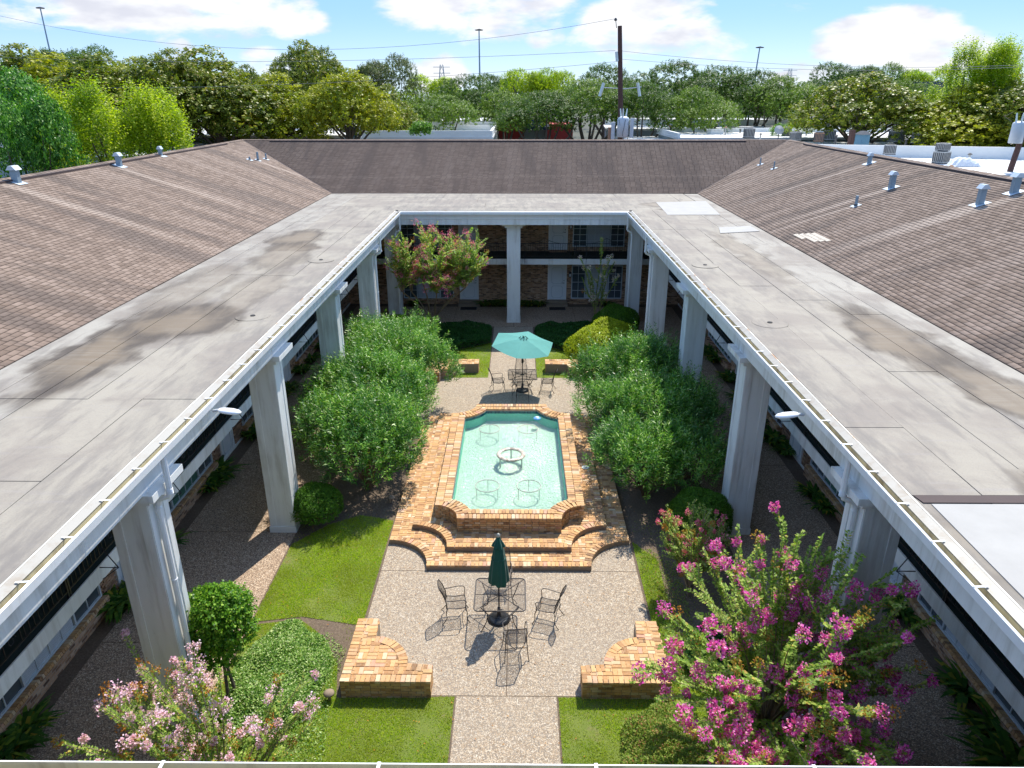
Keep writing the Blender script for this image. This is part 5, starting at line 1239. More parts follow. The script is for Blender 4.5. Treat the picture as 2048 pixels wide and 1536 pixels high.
# crape myrtles
def petals(n, r, mat):
    k_ = 1. if r < .12 else 1.35
    U = rdir(n); P_ = U * np.array([r, r, r * 1.25]) * (rng.uniform(.3, 1, n) ** .5)[:, None] * (1 + .35 * np.sin(5 * U[:, :1] + 3 * U[:, 1:2]))
    return quadmesh('flower_cluster', leafquads(P_, U + rng.normal(size=(n, 3)) * .6, rdir(n), rng.uniform(.8, 1.3, n) * .034 * k_, rng.uniform(.8, 1.2, n) * .032 * k_, .62), mat)
def crape(name, label, base, tips, petal, pr, nclust, side=6, leafL=.05, seed_k=.25, cr=.085, sidelen=.5, leafmat_='crape_leaf', trunk='pale_bark', r0=.022, bend=.35, start=.35, dens=28., hubs=None):
    t = thing(name, label, 'tree', base, 0, 'crape myrtles in the courtyard'); b = np.array([0., 0, 0])
    bm = MB(); LP = []; LD = []; LN = []; ends = []
    for tp in tips:
        tp = np.array(tp) - np.array(base); seg = 9; pts = []; hb = np.zeros(3)
        if hubs: hb = min((np.array(h) for h in hubs), key=lambda h: np.linalg.norm((h - tp)[:2] * 1.) + .3 * random.random()); tp = tp - hb
        j = rng.normal(size=3) * .06
        for k in range(seg + 1):
            u = k / seg; h = tp * u; p = np.array([tp[0] * u ** (1 + bend), tp[1] * u ** (1 + bend), tp[2] * u ** (1 - bend * .55)]) + j * math.sin(u * 6) + hb; pts.append(p)
        pts = np.array(pts); bm.tube([Vector(p) for p in pts], [r0 * (1 - .82 * k / seg) for k in range(seg + 1)], 5, False)
        subs = [(pts, start)]
        for s in range(side):
            u = random.uniform(.42, .95); i = int(u * seg); p0 = pts[i]; d = pts[min(i + 1, seg)] - pts[i]; d = d / (np.linalg.norm(d) + 1e-9); dd = nrm((d * .8 + rdir(1)[0] * .75 + np.array([0, 0, .35]))[None])[0]
            ln = sidelen * random.uniform(.5, 1.2); sp = np.array([p0 + dd * ln * q_ + np.array([0, 0, -.08 * q_ * q_]) for q_ in np.linspace(0, 1, 5)]); bm.tube([Vector(p) for p in sp], [.006, .004, .003], 3, False) if False else bm.tube([Vector(p) for p in sp], .0035, 3, False)
            subs.append((sp, 0.05)); ends.append(sp[-1])
        ends.append(pts[-1])
        for sp, st in subs:
            Ltot = np.linalg.norm(np.diff(sp, axis=0), axis=1).sum(); nl = int(Ltot * (1 - st) * dens)
            for q_ in range(nl):
                u = st + (1 - st) * (q_ + random.random() * .5) / max(1, nl); f = u * (len(sp) - 1); i = min(int(f), len(sp) - 2); p = sp[i] + (sp[i + 1] - sp[i]) * (f - i); d = sp[i + 1] - sp[i]; d = d / (np.linalg.norm(d) + 1e-9)
                sgn = 1 if q_ % 2 else -1; sd2 = np.cross(d, [0, 0, 1.]); sd2 = sd2 / (np.linalg.norm(sd2) + 1e-6)
                for sg in (sgn, -sgn): LP.append(p); LD.append(d * .5 + sd2 * sg + rng.normal(size=3) * .3); LN.append(np.array([0, 0, 1.]) + rng.normal(size=3) * .4)
    n = len(LP); Q = leafquads(np.array(LP), np.array(LD), np.array(LN), leafL * rng.uniform(.7, 1.3, n), leafL * .55 * rng.uniform(.8, 1.2, n))
    link('foliage', quadmesh('foliage', Q, leafmat_), t); bm.build('branches', trunk, t)
    if hubs:
        tmb = MB()
        for h in hubs: h = Vector(h); q1 = Vector((h.x * .15 + random.uniform(-.08, .08), h.y * .15, h.z * .35)); q2 = Vector((h.x * .6, h.y * .6 + random.uniform(-.08, .08), h.z * .72)); tmb.tube([Vector((random.uniform(-.08, .08), random.uniform(-.05, .05), 0)), q1, q2, h], [.055, .045, .038, .028], 7, False)
        tmb.build('trunk', trunk, t, True)
    random.shuffle(ends)
    if petal == 'magenta_petal': ends.sort(key=lambda e: e[1] * .8 + random.uniform(-2.4, 2.4))
    cm = [petals(pr, cr * k, petal) for k in (.8, 1., 1.25, .6)]; sm_ = [petals(60, cr * .8, 'crape_tip'), petals(50, cr * .9, 'seed_brown')]
    for i, e in enumerate(ends[:nclust]):
        if random.random() < seed_k: link('new_tip', sm_[i % 2], t, Vector(e) + Vector((0, 0, .03)), (0, 0, random.uniform(0, 6)))
        else:
            link('flower_cluster', cm[i % 4], t, Vector(e) + Vector((0, 0, .02)), (random.uniform(-.5, .5), random.uniform(-.5, .5), random.uniform(0, 6)))
    print(label[:20], 'leaves', n); return t
def tips_in(c, r, n, low=-.2, inner=.75):
    out = []
    while len(out) < n:
        u = rdir(1)[0]
        if u[2] < low: continue
        out.append(tuple(np.array(c) + u * np.array(r) * random.uniform(inner, 1.02)))
    return out
crape('crape_myrtle', 'big sprawling crape myrtle with magenta flowers in the near right corner', (4.9, 10.0, 0), tips_in((4.6, 9.1, 2.8), (2.35, 2.65, 2.35), 88, -.35), 'magenta_petal', 150, 270, 6, .078, .16, .10, .7, dens=36.)
crape('crape_myrtle', 'sparse crape myrtle with pale pink flowers in the near left corner', (-4.5, 8.2, 0), tips_in((-4.7, 8.1, 2.1), (2.3, 1.5, 1.5), 30, -.1) + [(-6.7, 9.9, 2.7), (-6.5, 8.6, 2.3), (-6.6, 7.7, 2.6), (-3.2, 9.3, 1.7), (-3.4, 8.8, 2.1)], 'pale_petal', 120, 130, 5, .06, .25, .09, .45, dens=42.)
crape('crape_myrtle', 'waist high crape myrtle with rose pink flowers between boxwood and bench, right side', (4.45, 14.3, 0), tips_in((4.5, 14.7, 1.35), (1.05, 1.0, .9), 40, -.2), 'rose_petal', 60, 85, 7, .055, .25, .065, .4, dens=40.)
crape('crape_myrtle', 'tall crape myrtle tree with rosy flowers at the far left corner of the court', (-4.2, 35.6, 0), tips_in((-3.7, 33.7, 4.2), (2.5, 1.9, 1.9), 105, -.75, .5), 'rose_petal', 55, 280, 7, .11, .3, .13, .75, r0=.022, bend=.15, start=.25, dens=26., hubs=[(-.9, -.9, 2.3), (1.3, -1.4, 2.4), (.5, -2.2, 2.5), (-.2, -1.6, 2.9), (1.9, -2.3, 2.9), (-1.2, -2.2, 2.7)])
crape('crape_myrtle', 'thin vase shaped crape myrtle with whitish tips before the far right windows', (4.3, 35.5, 0), [(3.3, 35.0, 4.0), (4.35, 35.3, 4.9), (4.9, 35.2, 4.0), (3.8, 35.2, 3.4), (5.1, 35.5, 3.6), (4.5, 35.0, 3.6), (5.3, 35.3, 3.0), (3.5, 35.4, 2.9)], 'white_petal', 60, 26, 4, .10, .2, .10, .35, 'crape_leaf', r0=.03, bend=.4, start=.25, dens=44.)

# ------------------------------------------------------------------ trees beyond the roof
def tree_meshes(kind, v_=0):
    """unit tree about 10 m high and wide; returns crown and trunk meshes"""
    m = MB(); lob = []
    if kind == 'oak':
        for k in range(9):
            a = R(40 * k + random.uniform(-15, 15)); r = random.uniform(2.2, 3.6); lob.append((r * math.cos(a), r * math.sin(a), random.uniform(6.3, 7.8), random.uniform(1.5, 2.2), random.uniform(1.5, 2.2), random.uniform(1.2, 1.7)))
        lob += [(0, 0, 8.1, 2.2, 2.2, 1.7), (1.2, .5, 8.6, 1.4, 1.4, 1.2), (-1.5, -.3, 8.0, 1.6, 1.6, 1.4), (.2, -1.8, 6.2, 1.8, 1.4, 1.2)]
        m.tube([(0, 0, 0), (.1, 0, 1.2), (0, .1, 2.6)], [.34, .28, .22], 7, False)
        for l in lob[::2]: m.tube([(0, 0, 2.0), (.3 * l[0], .3 * l[1], 3.2), (.7 * l[0], .7 * l[1], 4.9), (l[0] * .9, l[1] * .9, l[2] - .2)], [.18, .14, .10, .04], 5, False)
        n, per, L, W, sl = 3600, 7, .165, .095, .3
    elif kind == 'mag':
        for z, rr_, c in (((6.4, 2.5, 7), (7.1, 2.7, 8), (7.9, 2.0, 6), (8.7, 1.1, 4), (9.3, .4, 1)) if v_ == 0 else ((5.4, 1.6, 4), (6.3, 2.3, 6), (7.2, 1.9, 6), (8.3, 1.3, 4), (9.4, .5, 2), (9.9, .2, 1))):
            for k in range(c): a = R(360 / c * k + random.uniform(-20, 20)); s = random.uniform(.9, 1.5); lob.append((rr_ * math.cos(a), rr_ * math.sin(a), z + random.uniform(-.5, .5), s * 1.05, s * 1.05, s * .85))
        for l in lob[::2]: m.tube([(0, 0, max(.4, l[2] - 2.6)), (l[0] * .5, l[1] * .5, l[2] - 1), (l[0] * .9, l[1] * .9, l[2])], [.12, .08, .03], 5, False)
        m.tube([(0, 0, 0), (.1, 0, 3), (0, .1, 6.5), (0, 0, 8.8)], [.28, .22, .12, .04], 7, False); n, per, L, W, sl = 4300, 6, .22, .13, .3
    elif kind == 'lime':
        for k in range(16): a = R(22.5 * k * 2.3); r = random.uniform(1, 3.4); lob.append((r * math.cos(a), r * math.sin(a), random.uniform(3, 8.6 - r * .5), random.uniform(.7, 1.1), random.uniform(.7, 1.1), random.uniform(1.1, 1.7)))
        for l in lob: m.tube([(0, 0, 0), (l[0] * .4, l[1] * .4, l[2] * .5), (l[0], l[1], l[2])], [.12, .08, .03], 5, False)
        n, per, L, W, sl = 3600, 11, .15, .085, .9
    elif kind == 'round':
        for k in range(11): u = rdir(1)[0]; lob.append((u[0] * 2.8, u[1] * 2.8, 6 + abs(u[2]) * 2.4, 1.6, 1.6, 1.3))
        m.tube([(0, 0, 0), (0, 0, 3.2)], [.24, .18], 7, False)
        for l in lob[::2]: m.tube([(0, 0, 3.0), (l[0] * .5, l[1] * .5, 4.5), (l[0] * .9, l[1] * .9, l[2])], [.14, .1, .03], 5, False)
        n, per, L, W, sl = 3000, 7, .17, .10, .35
    P_, N = lobes_points(lob, n, .6, 1.2, -.6)
    up = {'oak': .25, 'mag': .2, 'lime': .8, 'round': .3}[kind]
    Q = shoots(P_, N, up, .35 if kind != 'lime' else .16, sl, per, L, W, .5)
    return Q, m
TREE = {}
for kind, mats in (('oak', ('oak_leaf', 'oak_light')), ('mag', ('magnolia_leaf', 'magnolia_yellow')), ('lime', ('lime_leaf',)), ('round', ('grey_leaf', 'lime_leaf', 'oak_light', 'oak_leaf', 'laurel_leaf'))):
    for v in range(2 if kind in ('oak', 'mag') else 1):
        Q, m = tree_meshes(kind, v); tm = m.mesh('trunk', 'bark')
        for mt in mats:
            if (kind in ('oak', 'mag')) and v == 1 and mt != mats[0] and kind == 'mag': pass
            TREE[(kind, mt, v)] = (quadmesh('crown', Q, mt), tm, float(np.percentile(Q[:, :, 2], 99.7)), float(np.percentile(np.abs(Q[:, :, 0]), 99)) * 2)
def tree(kind, mt, v, u, vtop, Y, w, label, zb=0., hh=None, k_=None, name='tree', cat='tree', group='trees standing behind the apartment roofs'):
    p = at(u, vtop, y=Y); H = (p.z - zb) if hh is None else hh
    t = thing(name, label, cat, (p.x, Y, zb), random.uniform(0, 6.28), group); cm_, tm, zh, wh = TREE[(kind, mt, v)]
    sx_ = w / wh; sz = H / zh; t.scale = (sx_, sx_, sz)
    link('crown', cm_, t); link('trunk', tm, t); return t
O, ML, MY, LI = 'oak_leaf', 'magnolia_leaf', 'magnolia_yellow', 'lime_leaf'
trees = [
 ('mag', ML, 0, 25, 92, 88, 15, 'olive green magnolia at the far left edge of the treeline'), ('mag', MY, 1, 105, 112, 80, 13, 'yellowish magnolia left of the light mast foot'), ('round', 'oak_leaf', 0, 150, 92, 118, 14, 'dark rounded tree rising behind the left magnolias'),
 ('mag', ML, 1, 195, 112, 76, 13, 'olive magnolia above the lime green shrub trees'), ('mag', MY, 0, 262, 118, 84, 12, 'yellow green magnolia fourth from the left'), ('mag', ML, 0, 330, 102, 80, 11, 'tall magnolia with a bare grey trunk over the left flat roofs'), ('mag', ML, 1, 412, 98, 84, 14, 'broad magnolia left of the sky gap'),
 ('mag', 'magnolia_leaf', 0, 487, 132, 118, 10, 'dark thin topped magnolia in the gap between the left groups'), ('mag', MY, 1, 555, 150, 88, 12, 'bushy magnolia above the blue chimney box'), ('mag', ML, 0, 612, 84, 112, 12, 'tallest pointed magnolia left of centre'), ('mag', MY, 0, 690, 140, 84, 11, 'bright yellow green magnolia touching the ridge left of centre'),
 ('round', 'grey_leaf', 0, 775, 112, 116, 11, 'grey green feathery tree right of the tallest magnolia'), ('mag', ML, 1, 775, 172, 100, 8, 'brownish magnolia below the feathery grey tree'),
 ('oak', 'oak_light', 0, 865, 188, 112, 14, 'light green low oak behind the white parapets'), ('round', 'lime_leaf', 0, 858, 150, 170, 14, 'lime green tree far behind, left of the centre mast'), ('oak', O, 1, 935, 150, 125, 14, 'oak with dark forked limbs under the centre mast'), ('round', 'oak_leaf', 0, 993, 148, 190, 14, 'small dark rounded tree right of the centre mast'),
 ('round', 'lime_leaf', 0, 1050, 138, 165, 13, 'lime green tree, left one of the centre pair'), ('round', 'lime_leaf', 0, 1105, 138, 160, 12, 'lime green tree, right one of the centre pair'), ('oak', 'oak_light', 1, 1010, 185, 118, 13, 'grey green oak in front of the red wall'), ('oak', O, 0, 1090, 182, 108, 14, 'dense oak hanging over the blue awning'),
 ('oak', 'oak_light', 0, 1180, 158, 112, 15, 'yellow green oak left of the utility pole'), ('oak', O, 1, 1215, 128, 150, 15, 'tall oak behind the utility pole'), ('oak', O, 0, 1290, 165, 108, 12, 'oak directly right of the utility pole'), ('oak', O, 1, 1355, 122, 125, 17, 'high domed oak right of the pole'),
 ('oak', 'oak_light', 1, 1400, 175, 105, 12, 'lighter low oak above the white canopy roofs'), ('oak', O, 0, 1440, 132, 128, 14, 'oak between the domed oak and the right light mast'), ('oak', O, 1, 1505, 140, 122, 14, 'oak at the foot of the right light mast'), ('oak', 'oak_light', 0, 1565, 152, 118, 14, 'oak right of the right light mast'),
 ('oak', O, 0, 1635, 160, 122, 13, 'oak left of the big round magnolia'), ('round', 'oak_leaf', 0, 1690, 126, 150, 15, 'dark tree rising behind the round magnolia'), ('round', 'oak_light', 0, 1770, 128, 160, 12, 'pale tree peeping over the round magnolia'), ('mag', ML, 0, 1740, 148, 88, 15, 'big rounded magnolia alone among the right flat roofs'),
 ('oak', 'oak_light', 1, 1820, 160, 135, 12, 'light oak right of the round magnolia'), ('round', 'lime_leaf', 0, 1870, 132, 160, 15, 'lime green tree above the dark mansard roof'), ('lime', LI, 0, 1955, 88, 86, 12, 'tall lime green tree at the right edge'), ('mag', MY, 1, 1960, 172, 80, 13, 'magnolia with shiny leaves behind the right transformer'), ('lime', LI, 0, 2040, 76, 84, 12, 'tallest lime green tree, cut by the right picture edge'), ('mag', ML, 0, 2075, 150, 78, 12, 'dark magnolia cut by the right edge'),
 ('round', 'laurel_leaf', 0, 0, 172, 36, 5.4, 'glossy dark green laurel behind the left ridge at the picture edge'), ('round', 'laurel_leaf', 0, -60, 120, 42, 8, 'glossy laurel mostly outside the left edge'), ('lime', LI, 0, 225, 165, 44, 9.0, 'bright lime green shrubby tree behind the left ridge'), ('lime', LI, 0, 165, 172, 43, 7.5, 'smaller lime green tree leaning out in front of the bright one')]
for a in trees: tree(*a[:7], a[7])
# far woods, one mass
lob = []
for k in range(150): x = random.uniform(-230, 260); y = random.uniform(190, 330); h = 11 + (y - 190) * .006 + random.uniform(-1.5, 1.6); lob.append((x, y, h * .55, random.uniform(5, 8), 5, h * .5))
P_, N = lobes_points(lob, 16000, .9, 1.5, -.1); Q = shoots(P_, N, .2, .4, .7, 3, .95, .7, .5)
stuff(tag(link('far_woods', quadmesh('far_woods', Q, 'oak_leaf')), 'distant band of woods closing the view along the horizon', 'woods'))

# ------------------------------------------------------------------ the town beyond: white flat roofs, rooftop units
def flatroof(label, x0, x1, y0, y1, z, par=.0, rz=0, wall='town_wall', name='flat_roofed_building', pars='nsew'):
    cx, cy = (x0 + x1) / 2, (y0 + y1) / 2; t = thing(name, label, 'building', (cx, cy, 0), R(rz), 'low flat roofed buildings beyond'); a, b = (x1 - x0) / 2, (y1 - y0) / 2
    m = MB(); m.box(-a, a, -b, b, 0, z - .25); m.build('wall', wall, t); m = MB(); m.box(-a - .25, a + .25, -b - .25, b + .25, z - .248, z); m.build('roof', 'town_roof', t)
    m = MB(); k = 0
    while -a + k * 3.2 < a: x = -a + k * 3.2; m.box(x, x + .07, -b, b, z + .002, z + .02); k += 1
    m.build('roof_seam', 'ac_case', t)
    for side_, bxs in (('n', (-a, a, b - .1, b + .2)), ('s', (-a, a, -b - .2, -b + .1)), ('w', (-a - .2, -a + .1, -b, b)), ('e', (a - .1, a + .2, -b, b))):
        if par and side_ in pars: m = MB(); m.box(*bxs, z + .001, z + par); m.build('parapet', 'town_parapet', t)
    m = MB(); m.box(-a * .8, -a * .8 + 1.6, -b - .03, -b + .02, 1.0, 2.4); m.box(a * .3, a * .3 + 1.6, -b - .03, -b + .02, 1.0, 2.4); m.build('window', 'window_glass', t)
    return t
flatroof('long white flat roof right of the near ridge with its parapet behind', 24, 78, 55, 71, 5.7, 1.1, -13, 'navy_wall', pars='n')
flatroof('navy walled building with white roof behind the banana plants', 24, 60, 76, 88, 6.3, 0, -4, 'navy_wall')
flatroof('white roofed block with many rooftop units left of the round magnolia', 20, 62, 92, 106, 6.6, .5, 0, 'town_wall', pars='nw')
flatroof('low white roofed row below the right hand oaks', 14, 50, 110, 124, 6.8, .9, -5, 'town_wall', pars='n')
flatroof('white roofs around the foot of the round magnolia', 50, 96, 94, 120, 6.5, 0, 4, 'navy_wall')
flatroof('white terrace with a stepped parapet just beyond the centre ridge', -19.5, -3.2, 95, 112, 6.5, .75, 0, 'town_parapet', pars='nse')
flatroof('second white terrace stepping up behind the first', -18, -3.0, 113, 126, 7.2, .5, 0, 'town_parapet', pars='s')
flatroof('broad white roofs left of centre below the magnolias', -52, -21, 88, 118, 7.0, 0, 2, 'town_wall')
flatroof('white roofs with a low ridge seen between the left magnolias', -60, -34, 122, 150, 7.0, 1.2, -8, 'town_wall', pars='w')
flatroof('nearest white roof left of the ridge, beside the lime green tree', -66, -34, 70, 86, 6.3, 0, -6, 'town_wall')
flatroof('far white roof left of the terraces behind the trees', -90, -62, 100, 140, 6.8, 0, 0, 'town_wall')
flatroof('grey roofed house half hidden by the centre oaks', -14, 3, 140, 156, 7.0, 0, 0, 'town_wall')
flatroof('low grey building with a white roof under the oaks right of the pole', 22, 44, 128, 142, 7.4, 0, 3, 'town_wall')
flatroof('white canopy roof right of the transformer pole', 14.5, 26, 100, 108, 5.9, 0, 6, 'slate')
# building with red walls, window and blue awning
t = thing('red_walled_house', 'red walled building with a blue awning below the centre oaks', 'building', (2.4, 124, 0))
m = MB(); m.box(-5.6, -1.2, 0, 8, 0, 7.4); m.box(2.6, 6.8, -1, 8, 0, 7.0); m.build('wall', 'red_wall', t); m = MB(); m.box(-6.2, 2.8, -.5, 9, 8.6, 9.1); m.build('roof', 'town_roof', t); m = MB(); m.box(-5.4, 2.0, .2, 8, 7.41, 8.6); m.box(-1.2, 2.6, .5, 8, 0, 7.4); m.build('upper_wall', 'town_wall', t)
m = MB(); m.add([(-1.4, 0.3, 8.0), (2.7, .3, 8.0), (2.9, -2, 6.6), (-1.6, -2, 6.6), (-1.6, -2, 6.2), (2.9, -2, 6.2)], [(0, 1, 2, 3), (3, 2, 5, 4)]); m.build('awning', 'blue_awning', t)
for x in (-4.8, -3.4): m = MB(); m.box(x, x + 1.1, -.04, .0, 7.5, 8.5); m.build('window', 'window_glass', t)
# dark mansard house at right
p = at(1885, 232, y=150); t = thing('mansard_house', 'dark slate mansard roofed house at the right behind the trees', 'building', (p.x, 150, 0))
m = MB(); m.box(-4.5, 4.5, 0, 10, 0, 9.6); m.build('wall', 'red_wall', t); m = MB(); m.box(-4.7, 4.7, -.2, 10.2, 9.601, 10.4); m.build('cornice', 'town_roof', t); m = MB(); m.obox((0, 5, 12.1), (9.2, 10.2, 3.4), 0, .84); m.build('roof', 'slate', t)
for x in (-2.5, 1.2): m = MB(); m.box(x, x + 1.3, -.05, 0, 7.4, 9.0); m.build('window', 'window_glass', t)

# rooftop condensing units
def ac_meshes():
    m = MB(); m.box(-.45, .45, -.45, .45, .08, .95); c = m.mesh('case', 'ac_case')
    m = MB()
    for k in range(6):
        x = -.38 + .152 * k
        m.box(x - .045, x + .045, -.462, -.452, .16, .86); m.box(.452, .462, x - .045, x + .045, .16, .86); m.box(-.462, -.452, x - .045, x + .045, .16, .86)
    l = m.mesh('louvre', 'ac_dark'); m = MB(); m.lathe([(.36, .951), (.36, 1.0), (.30, 1.02)], n=16); f = m.mesh('fan_guard', 'ac_dark')
    m = MB(); m.box(-.5, .5, -.4, -.3, 0, .08); m.box(-.5, .5, .3, .4, 0, .08); s = m.mesh('skid', 'ac_dark'); return c, l, f, s
AC = ac_meshes(); rc = MB(); rc.box(-.45, .45, -.45, .45, .08, .95); RC = rc.mesh('case', 'rust_case')
acs = [(345, 244, 1.5, 'below the trunk of the tall left magnolia'), (338, 283, 1.0, 'with dark louvres nearest the left ridge'), (425, 268, 1.0, 'just over the ridge right of the lime tree'), (480, 265, .9, 'small, at the left end of the far ridge'), (595, 255, 1.1, 'left one of two under the bushy magnolia'), (612, 258, 1.1, 'right one of two under the bushy magnolia'), (630, 246, 1.4, 'largest, under the tallest magnolia'),
       (742, 247, 1.3, 'left of the stepped white terrace'), (755, 250, 1.2, 'dark faced, touching the stepped white terrace'), (786, 254, 1.1, 'small brown faced, on the white terrace'), (806, 253, 1.3, 'dark louvred, on the white terrace'), (838, 243, 1.2, 'left of three on the upper terrace'), (856, 241, 1.1, 'middle of three on the upper terrace'), (902, 242, 1.3, 'right of three on the upper terrace'),
       (1383, 258, 1.1, 'rusty, far left on the right hand roofs'), (1431, 257, 1.2, 'grey, second along the right hand roofs'), (1464, 260, 1.2, 'grey, third along the right hand roofs'), (1497, 276, 1.4, 'dark louvred, above the right end of the ridge'), (1572, 272, 1.3, 'dark, beside the satellite dish'), (1590, 282, 1.2, 'low wide, close to the right valley corner'), (1636, 284, 1.2, 'orange brown, close to the near ridge'),
       (1657, 281, 1.4, 'dark tilted, right of the orange brown one'), (1625, 258, 1.1, 'far row, left of the magnolia'), (1652, 256, 1.1, 'far row, directly left of the magnolia'), (1715, 275, 1.4, 'white louvred, left of the blue box'), (1790, 285, 1.5, 'white louvred, mid roof right of the banana plants'), (1836, 288, 1.4, 'grey louvred, at the parapet corner'), (1780, 262, 1.4, 'left of two right of the magnolia trunk'), (1794, 265, 1.4, 'right of two right of the magnolia trunk'), (1853, 262, 1.2, 'far right row before the hanging magnolia'), (1778, 309, 1.0, 'pale square, just behind the right ridge')]
for i, (u, v, s, lab) in enumerate(acs):
    z = 7.0 if u < 800 else 6.6; p = at(u, v, z=z); 
    if u == 338: z = 6.3; p = at(u, v + 6, z=z)
    if 780 < u < 830: z = 6.5; p = at(u, v, z=6.6); p.y = min(p.y, 111); 
    if 830 < u < 910: z = 7.2; p = at(u, v, y=119); z = 7.2
    t = thing('rooftop_unit', 'rooftop air conditioner, ' + lab, 'air conditioner', (p.x, p.y, z), random.uniform(-.4, .4), 'air conditioners on the white roofs'); s = s * (1.1 if u < 1380 else .85); t.scale = (s, s, s)
    link('case', RC if i in (9, 14, 20) else AC[0], t); link('louvre', AC[1], t); link('fan_guard', AC[2], t); link('skid', AC[3], t)
p = at(1880, 327, z=5.7)
t = thing('rooftop_unit', 'rooftop air conditioner, biggest and nearest, two stacked louvred boxes on the right roof', 'air conditioner', (p.x, p.y, 5.7), .5, 'air conditioners on the white roofs'); t.scale = (1.15, 1.15, 1.1)
for k in range(4): link(['case', 'louvre', 'fan_guard', 'skid'][k], AC[k], t); link(['upper_case', 'upper_louvre', 'upper_fan_guard', 'upper_skid'][k], AC[k], t, (.1, .1, 1.0), None, (.85, .85, .6))
for u, v, lab in ((1925, 333, 'pale crumpled tarp lying on the right roof by the stacked unit'), (322, 262, 'white draped tarp over equipment near the lime tree')):
    p = at(u, v, z=5.7); m = MB(); N_ = 9; vs = []; fs = []
    for i in range(N_):
        for j in range(N_): vs.append(((i / 8 - .5) * 2.6, (j / 8 - .5) * 1.4, (.02 + (1.0 if u < 400 else .75) * math.sin(math.pi * i / 8) ** .5 * math.sin(math.pi * j / 8) ** .7 + random.uniform(-.1, .1) * (0 < i < 8 and 0 < j < 8))))
    for i in range(N_ - 1):
        for j in range(N_ - 1): fs.append((i * N_ + j, (i + 1) * N_ + j, (i + 1) * N_ + j + 1, i * N_ + j + 1))
    m.add(vs, fs); o = m.build('tarp', 'tarp', None, False, (p.x, p.y, 5.72)); tag(o, lab, 'tarp')
# blue chimney boxes with little hipped lids
for u, v, w, h, lab in ((521, 268, 1.7, 2.1, 'blue chimney box with a hipped lid beyond the far ridge'), (350, 266, 1.4, 2.1, 'blue chimney box beside the bare magnolia trunk'), (703, 272, 1.3, 1.2, 'low blue box at the foot of the yellow magnolia'), (1722, 292, 1.6, 2.0, 'bright blue chimney box behind the banana leaves'), (1846, 272, 1.2, 2.0, 'blue chimney box right of the round magnolia'), (1872, 275, 1.2, 2.1, 'blue chimney box under the hanging magnolia branches')):
    zc = 7. if u < 1000 else 6.5; p = at(u, v, z=zc); t = thing('chimney_box', lab, 'chimney', (p.x, p.y, zc - .1), .35, 'blue chimney boxes on the white roofs')
    k_ = .62 if u > 1000 else .9; w *= k_; h *= k_; m = MB(); m.obox((0, 0, h / 2), (w, w, h)); m.build('chimney_wall', 'blue_shed', t); m = MB(); m.obox((0, 0, h + .17), (w * 1.25, w * 1.25, .34), 0, .35); m.build('chimney_lid', 'slate', t)
# clutter on roofs
for k, (u, v, mat, lab) in enumerate(((1700, 292, 'pole_wood', 'brown post standing beside the blue box and banana leaves'), (720, 262, 'tarp', 'pale roof hatch left of the stepped terrace'), (1605, 268, 'town_parapet', 'white roof hatch near the satellite dish'), (1430, 268, 'town_parapet', 'white roof hatch on the far right hand row'), (560, 262, 'ac_case', 'grey roof hatch right of the blue chimney box'), (1490, 262, 'ac_case', 'grey roof hatch behind the dark louvred unit'))):
    zc = 7. if u < 1000 else 6.6; p = at(u, v, z=zc); t = thing('roof_post' if k == 0 else 'roof_hatch', lab, 'post' if k == 0 else 'hatch', (p.x, p.y, zc), .2)
    m = MB(); m.box(*((-.22, .22, -.22, .22, 0, 1.5) if k == 0 else (-.9, .9, -.6, .6, 0, .5))); m.build('hatch_curb' if k else 'post_body', mat, t); m = MB(); m.obox((0, 0, .56 if k else 1.53), (2.0, 1.4, .1) if k else (.5, .5, .06), 0, .9); m.build('lid', mat, t)
p = at(1556, 278, z=6.7); t = thing('satellite_dish', 'grey satellite dish among the rooftop units at the right end of the ridge', 'dish', (p.x, p.y, 6.6))
m = MB(); m.tube([(0, 0, 0), (0, 0, 1.0)], .05, 6); m.build('mast', 'ac_dark', t); m = MB(); m.lathe([(.02, .12), (.3, .06), (.55, 0)], n=18)
for i, v in enumerate(m.v): q_ = Matrix.Rotation(R(60), 3, 'X') @ Vector(v); m.v[i] = (q_.x, q_.y, q_.z + 1.1)
m.build('dish', 'ac_case', t)
for i in range(26):
    u = [310, 330, 372, 395, 452, 466, 540, 575, 640, 655, 668, 725, 1340, 1352, 1410, 1450, 1480, 1520, 1545, 1612, 1670, 1745, 1810, 1825, 1900, 1935][i]; v = [262, 270, 258, 270, 262, 255, 268, 262, 262, 255, 268, 258, 266, 260, 264, 270, 266, 280, 268, 272, 290, 276, 292, 280, 345, 330][i]
    zc = 7. if u < 1000 else (6.6 if u < 1880 else 5.7); p = at(u, v, z=zc); side_ = 'left' if u < 1000 else 'right'
    t = thing('roof_pipe', 'small capped pipe on the %s hand white roofs, %s from the left' % (side_, ['first', 'second', 'third', 'fourth', 'fifth', 'sixth', 'seventh', 'eighth', 'ninth', 'tenth', 'eleventh', 'twelfth', 'thirteenth', 'fourteenth'][i if u < 1000 else i - 12]), 'pipe', (p.x, p.y, zc), 0, 'small pipes on the white roofs')
    h = random.uniform(.35, .9); m = MB(); m.tube([(0, 0, 0), (0, 0, h)], .09, 6); m.build('pipe', 'ac_case' if i % 2 else 'ac_dark', t); m = MB(); m.lathe([(.18, h), (.2, h + .05), (.06, h + .16)], n=10); m.build('pipe_cap', 'ac_dark' if i % 3 else 'rust_case', t)
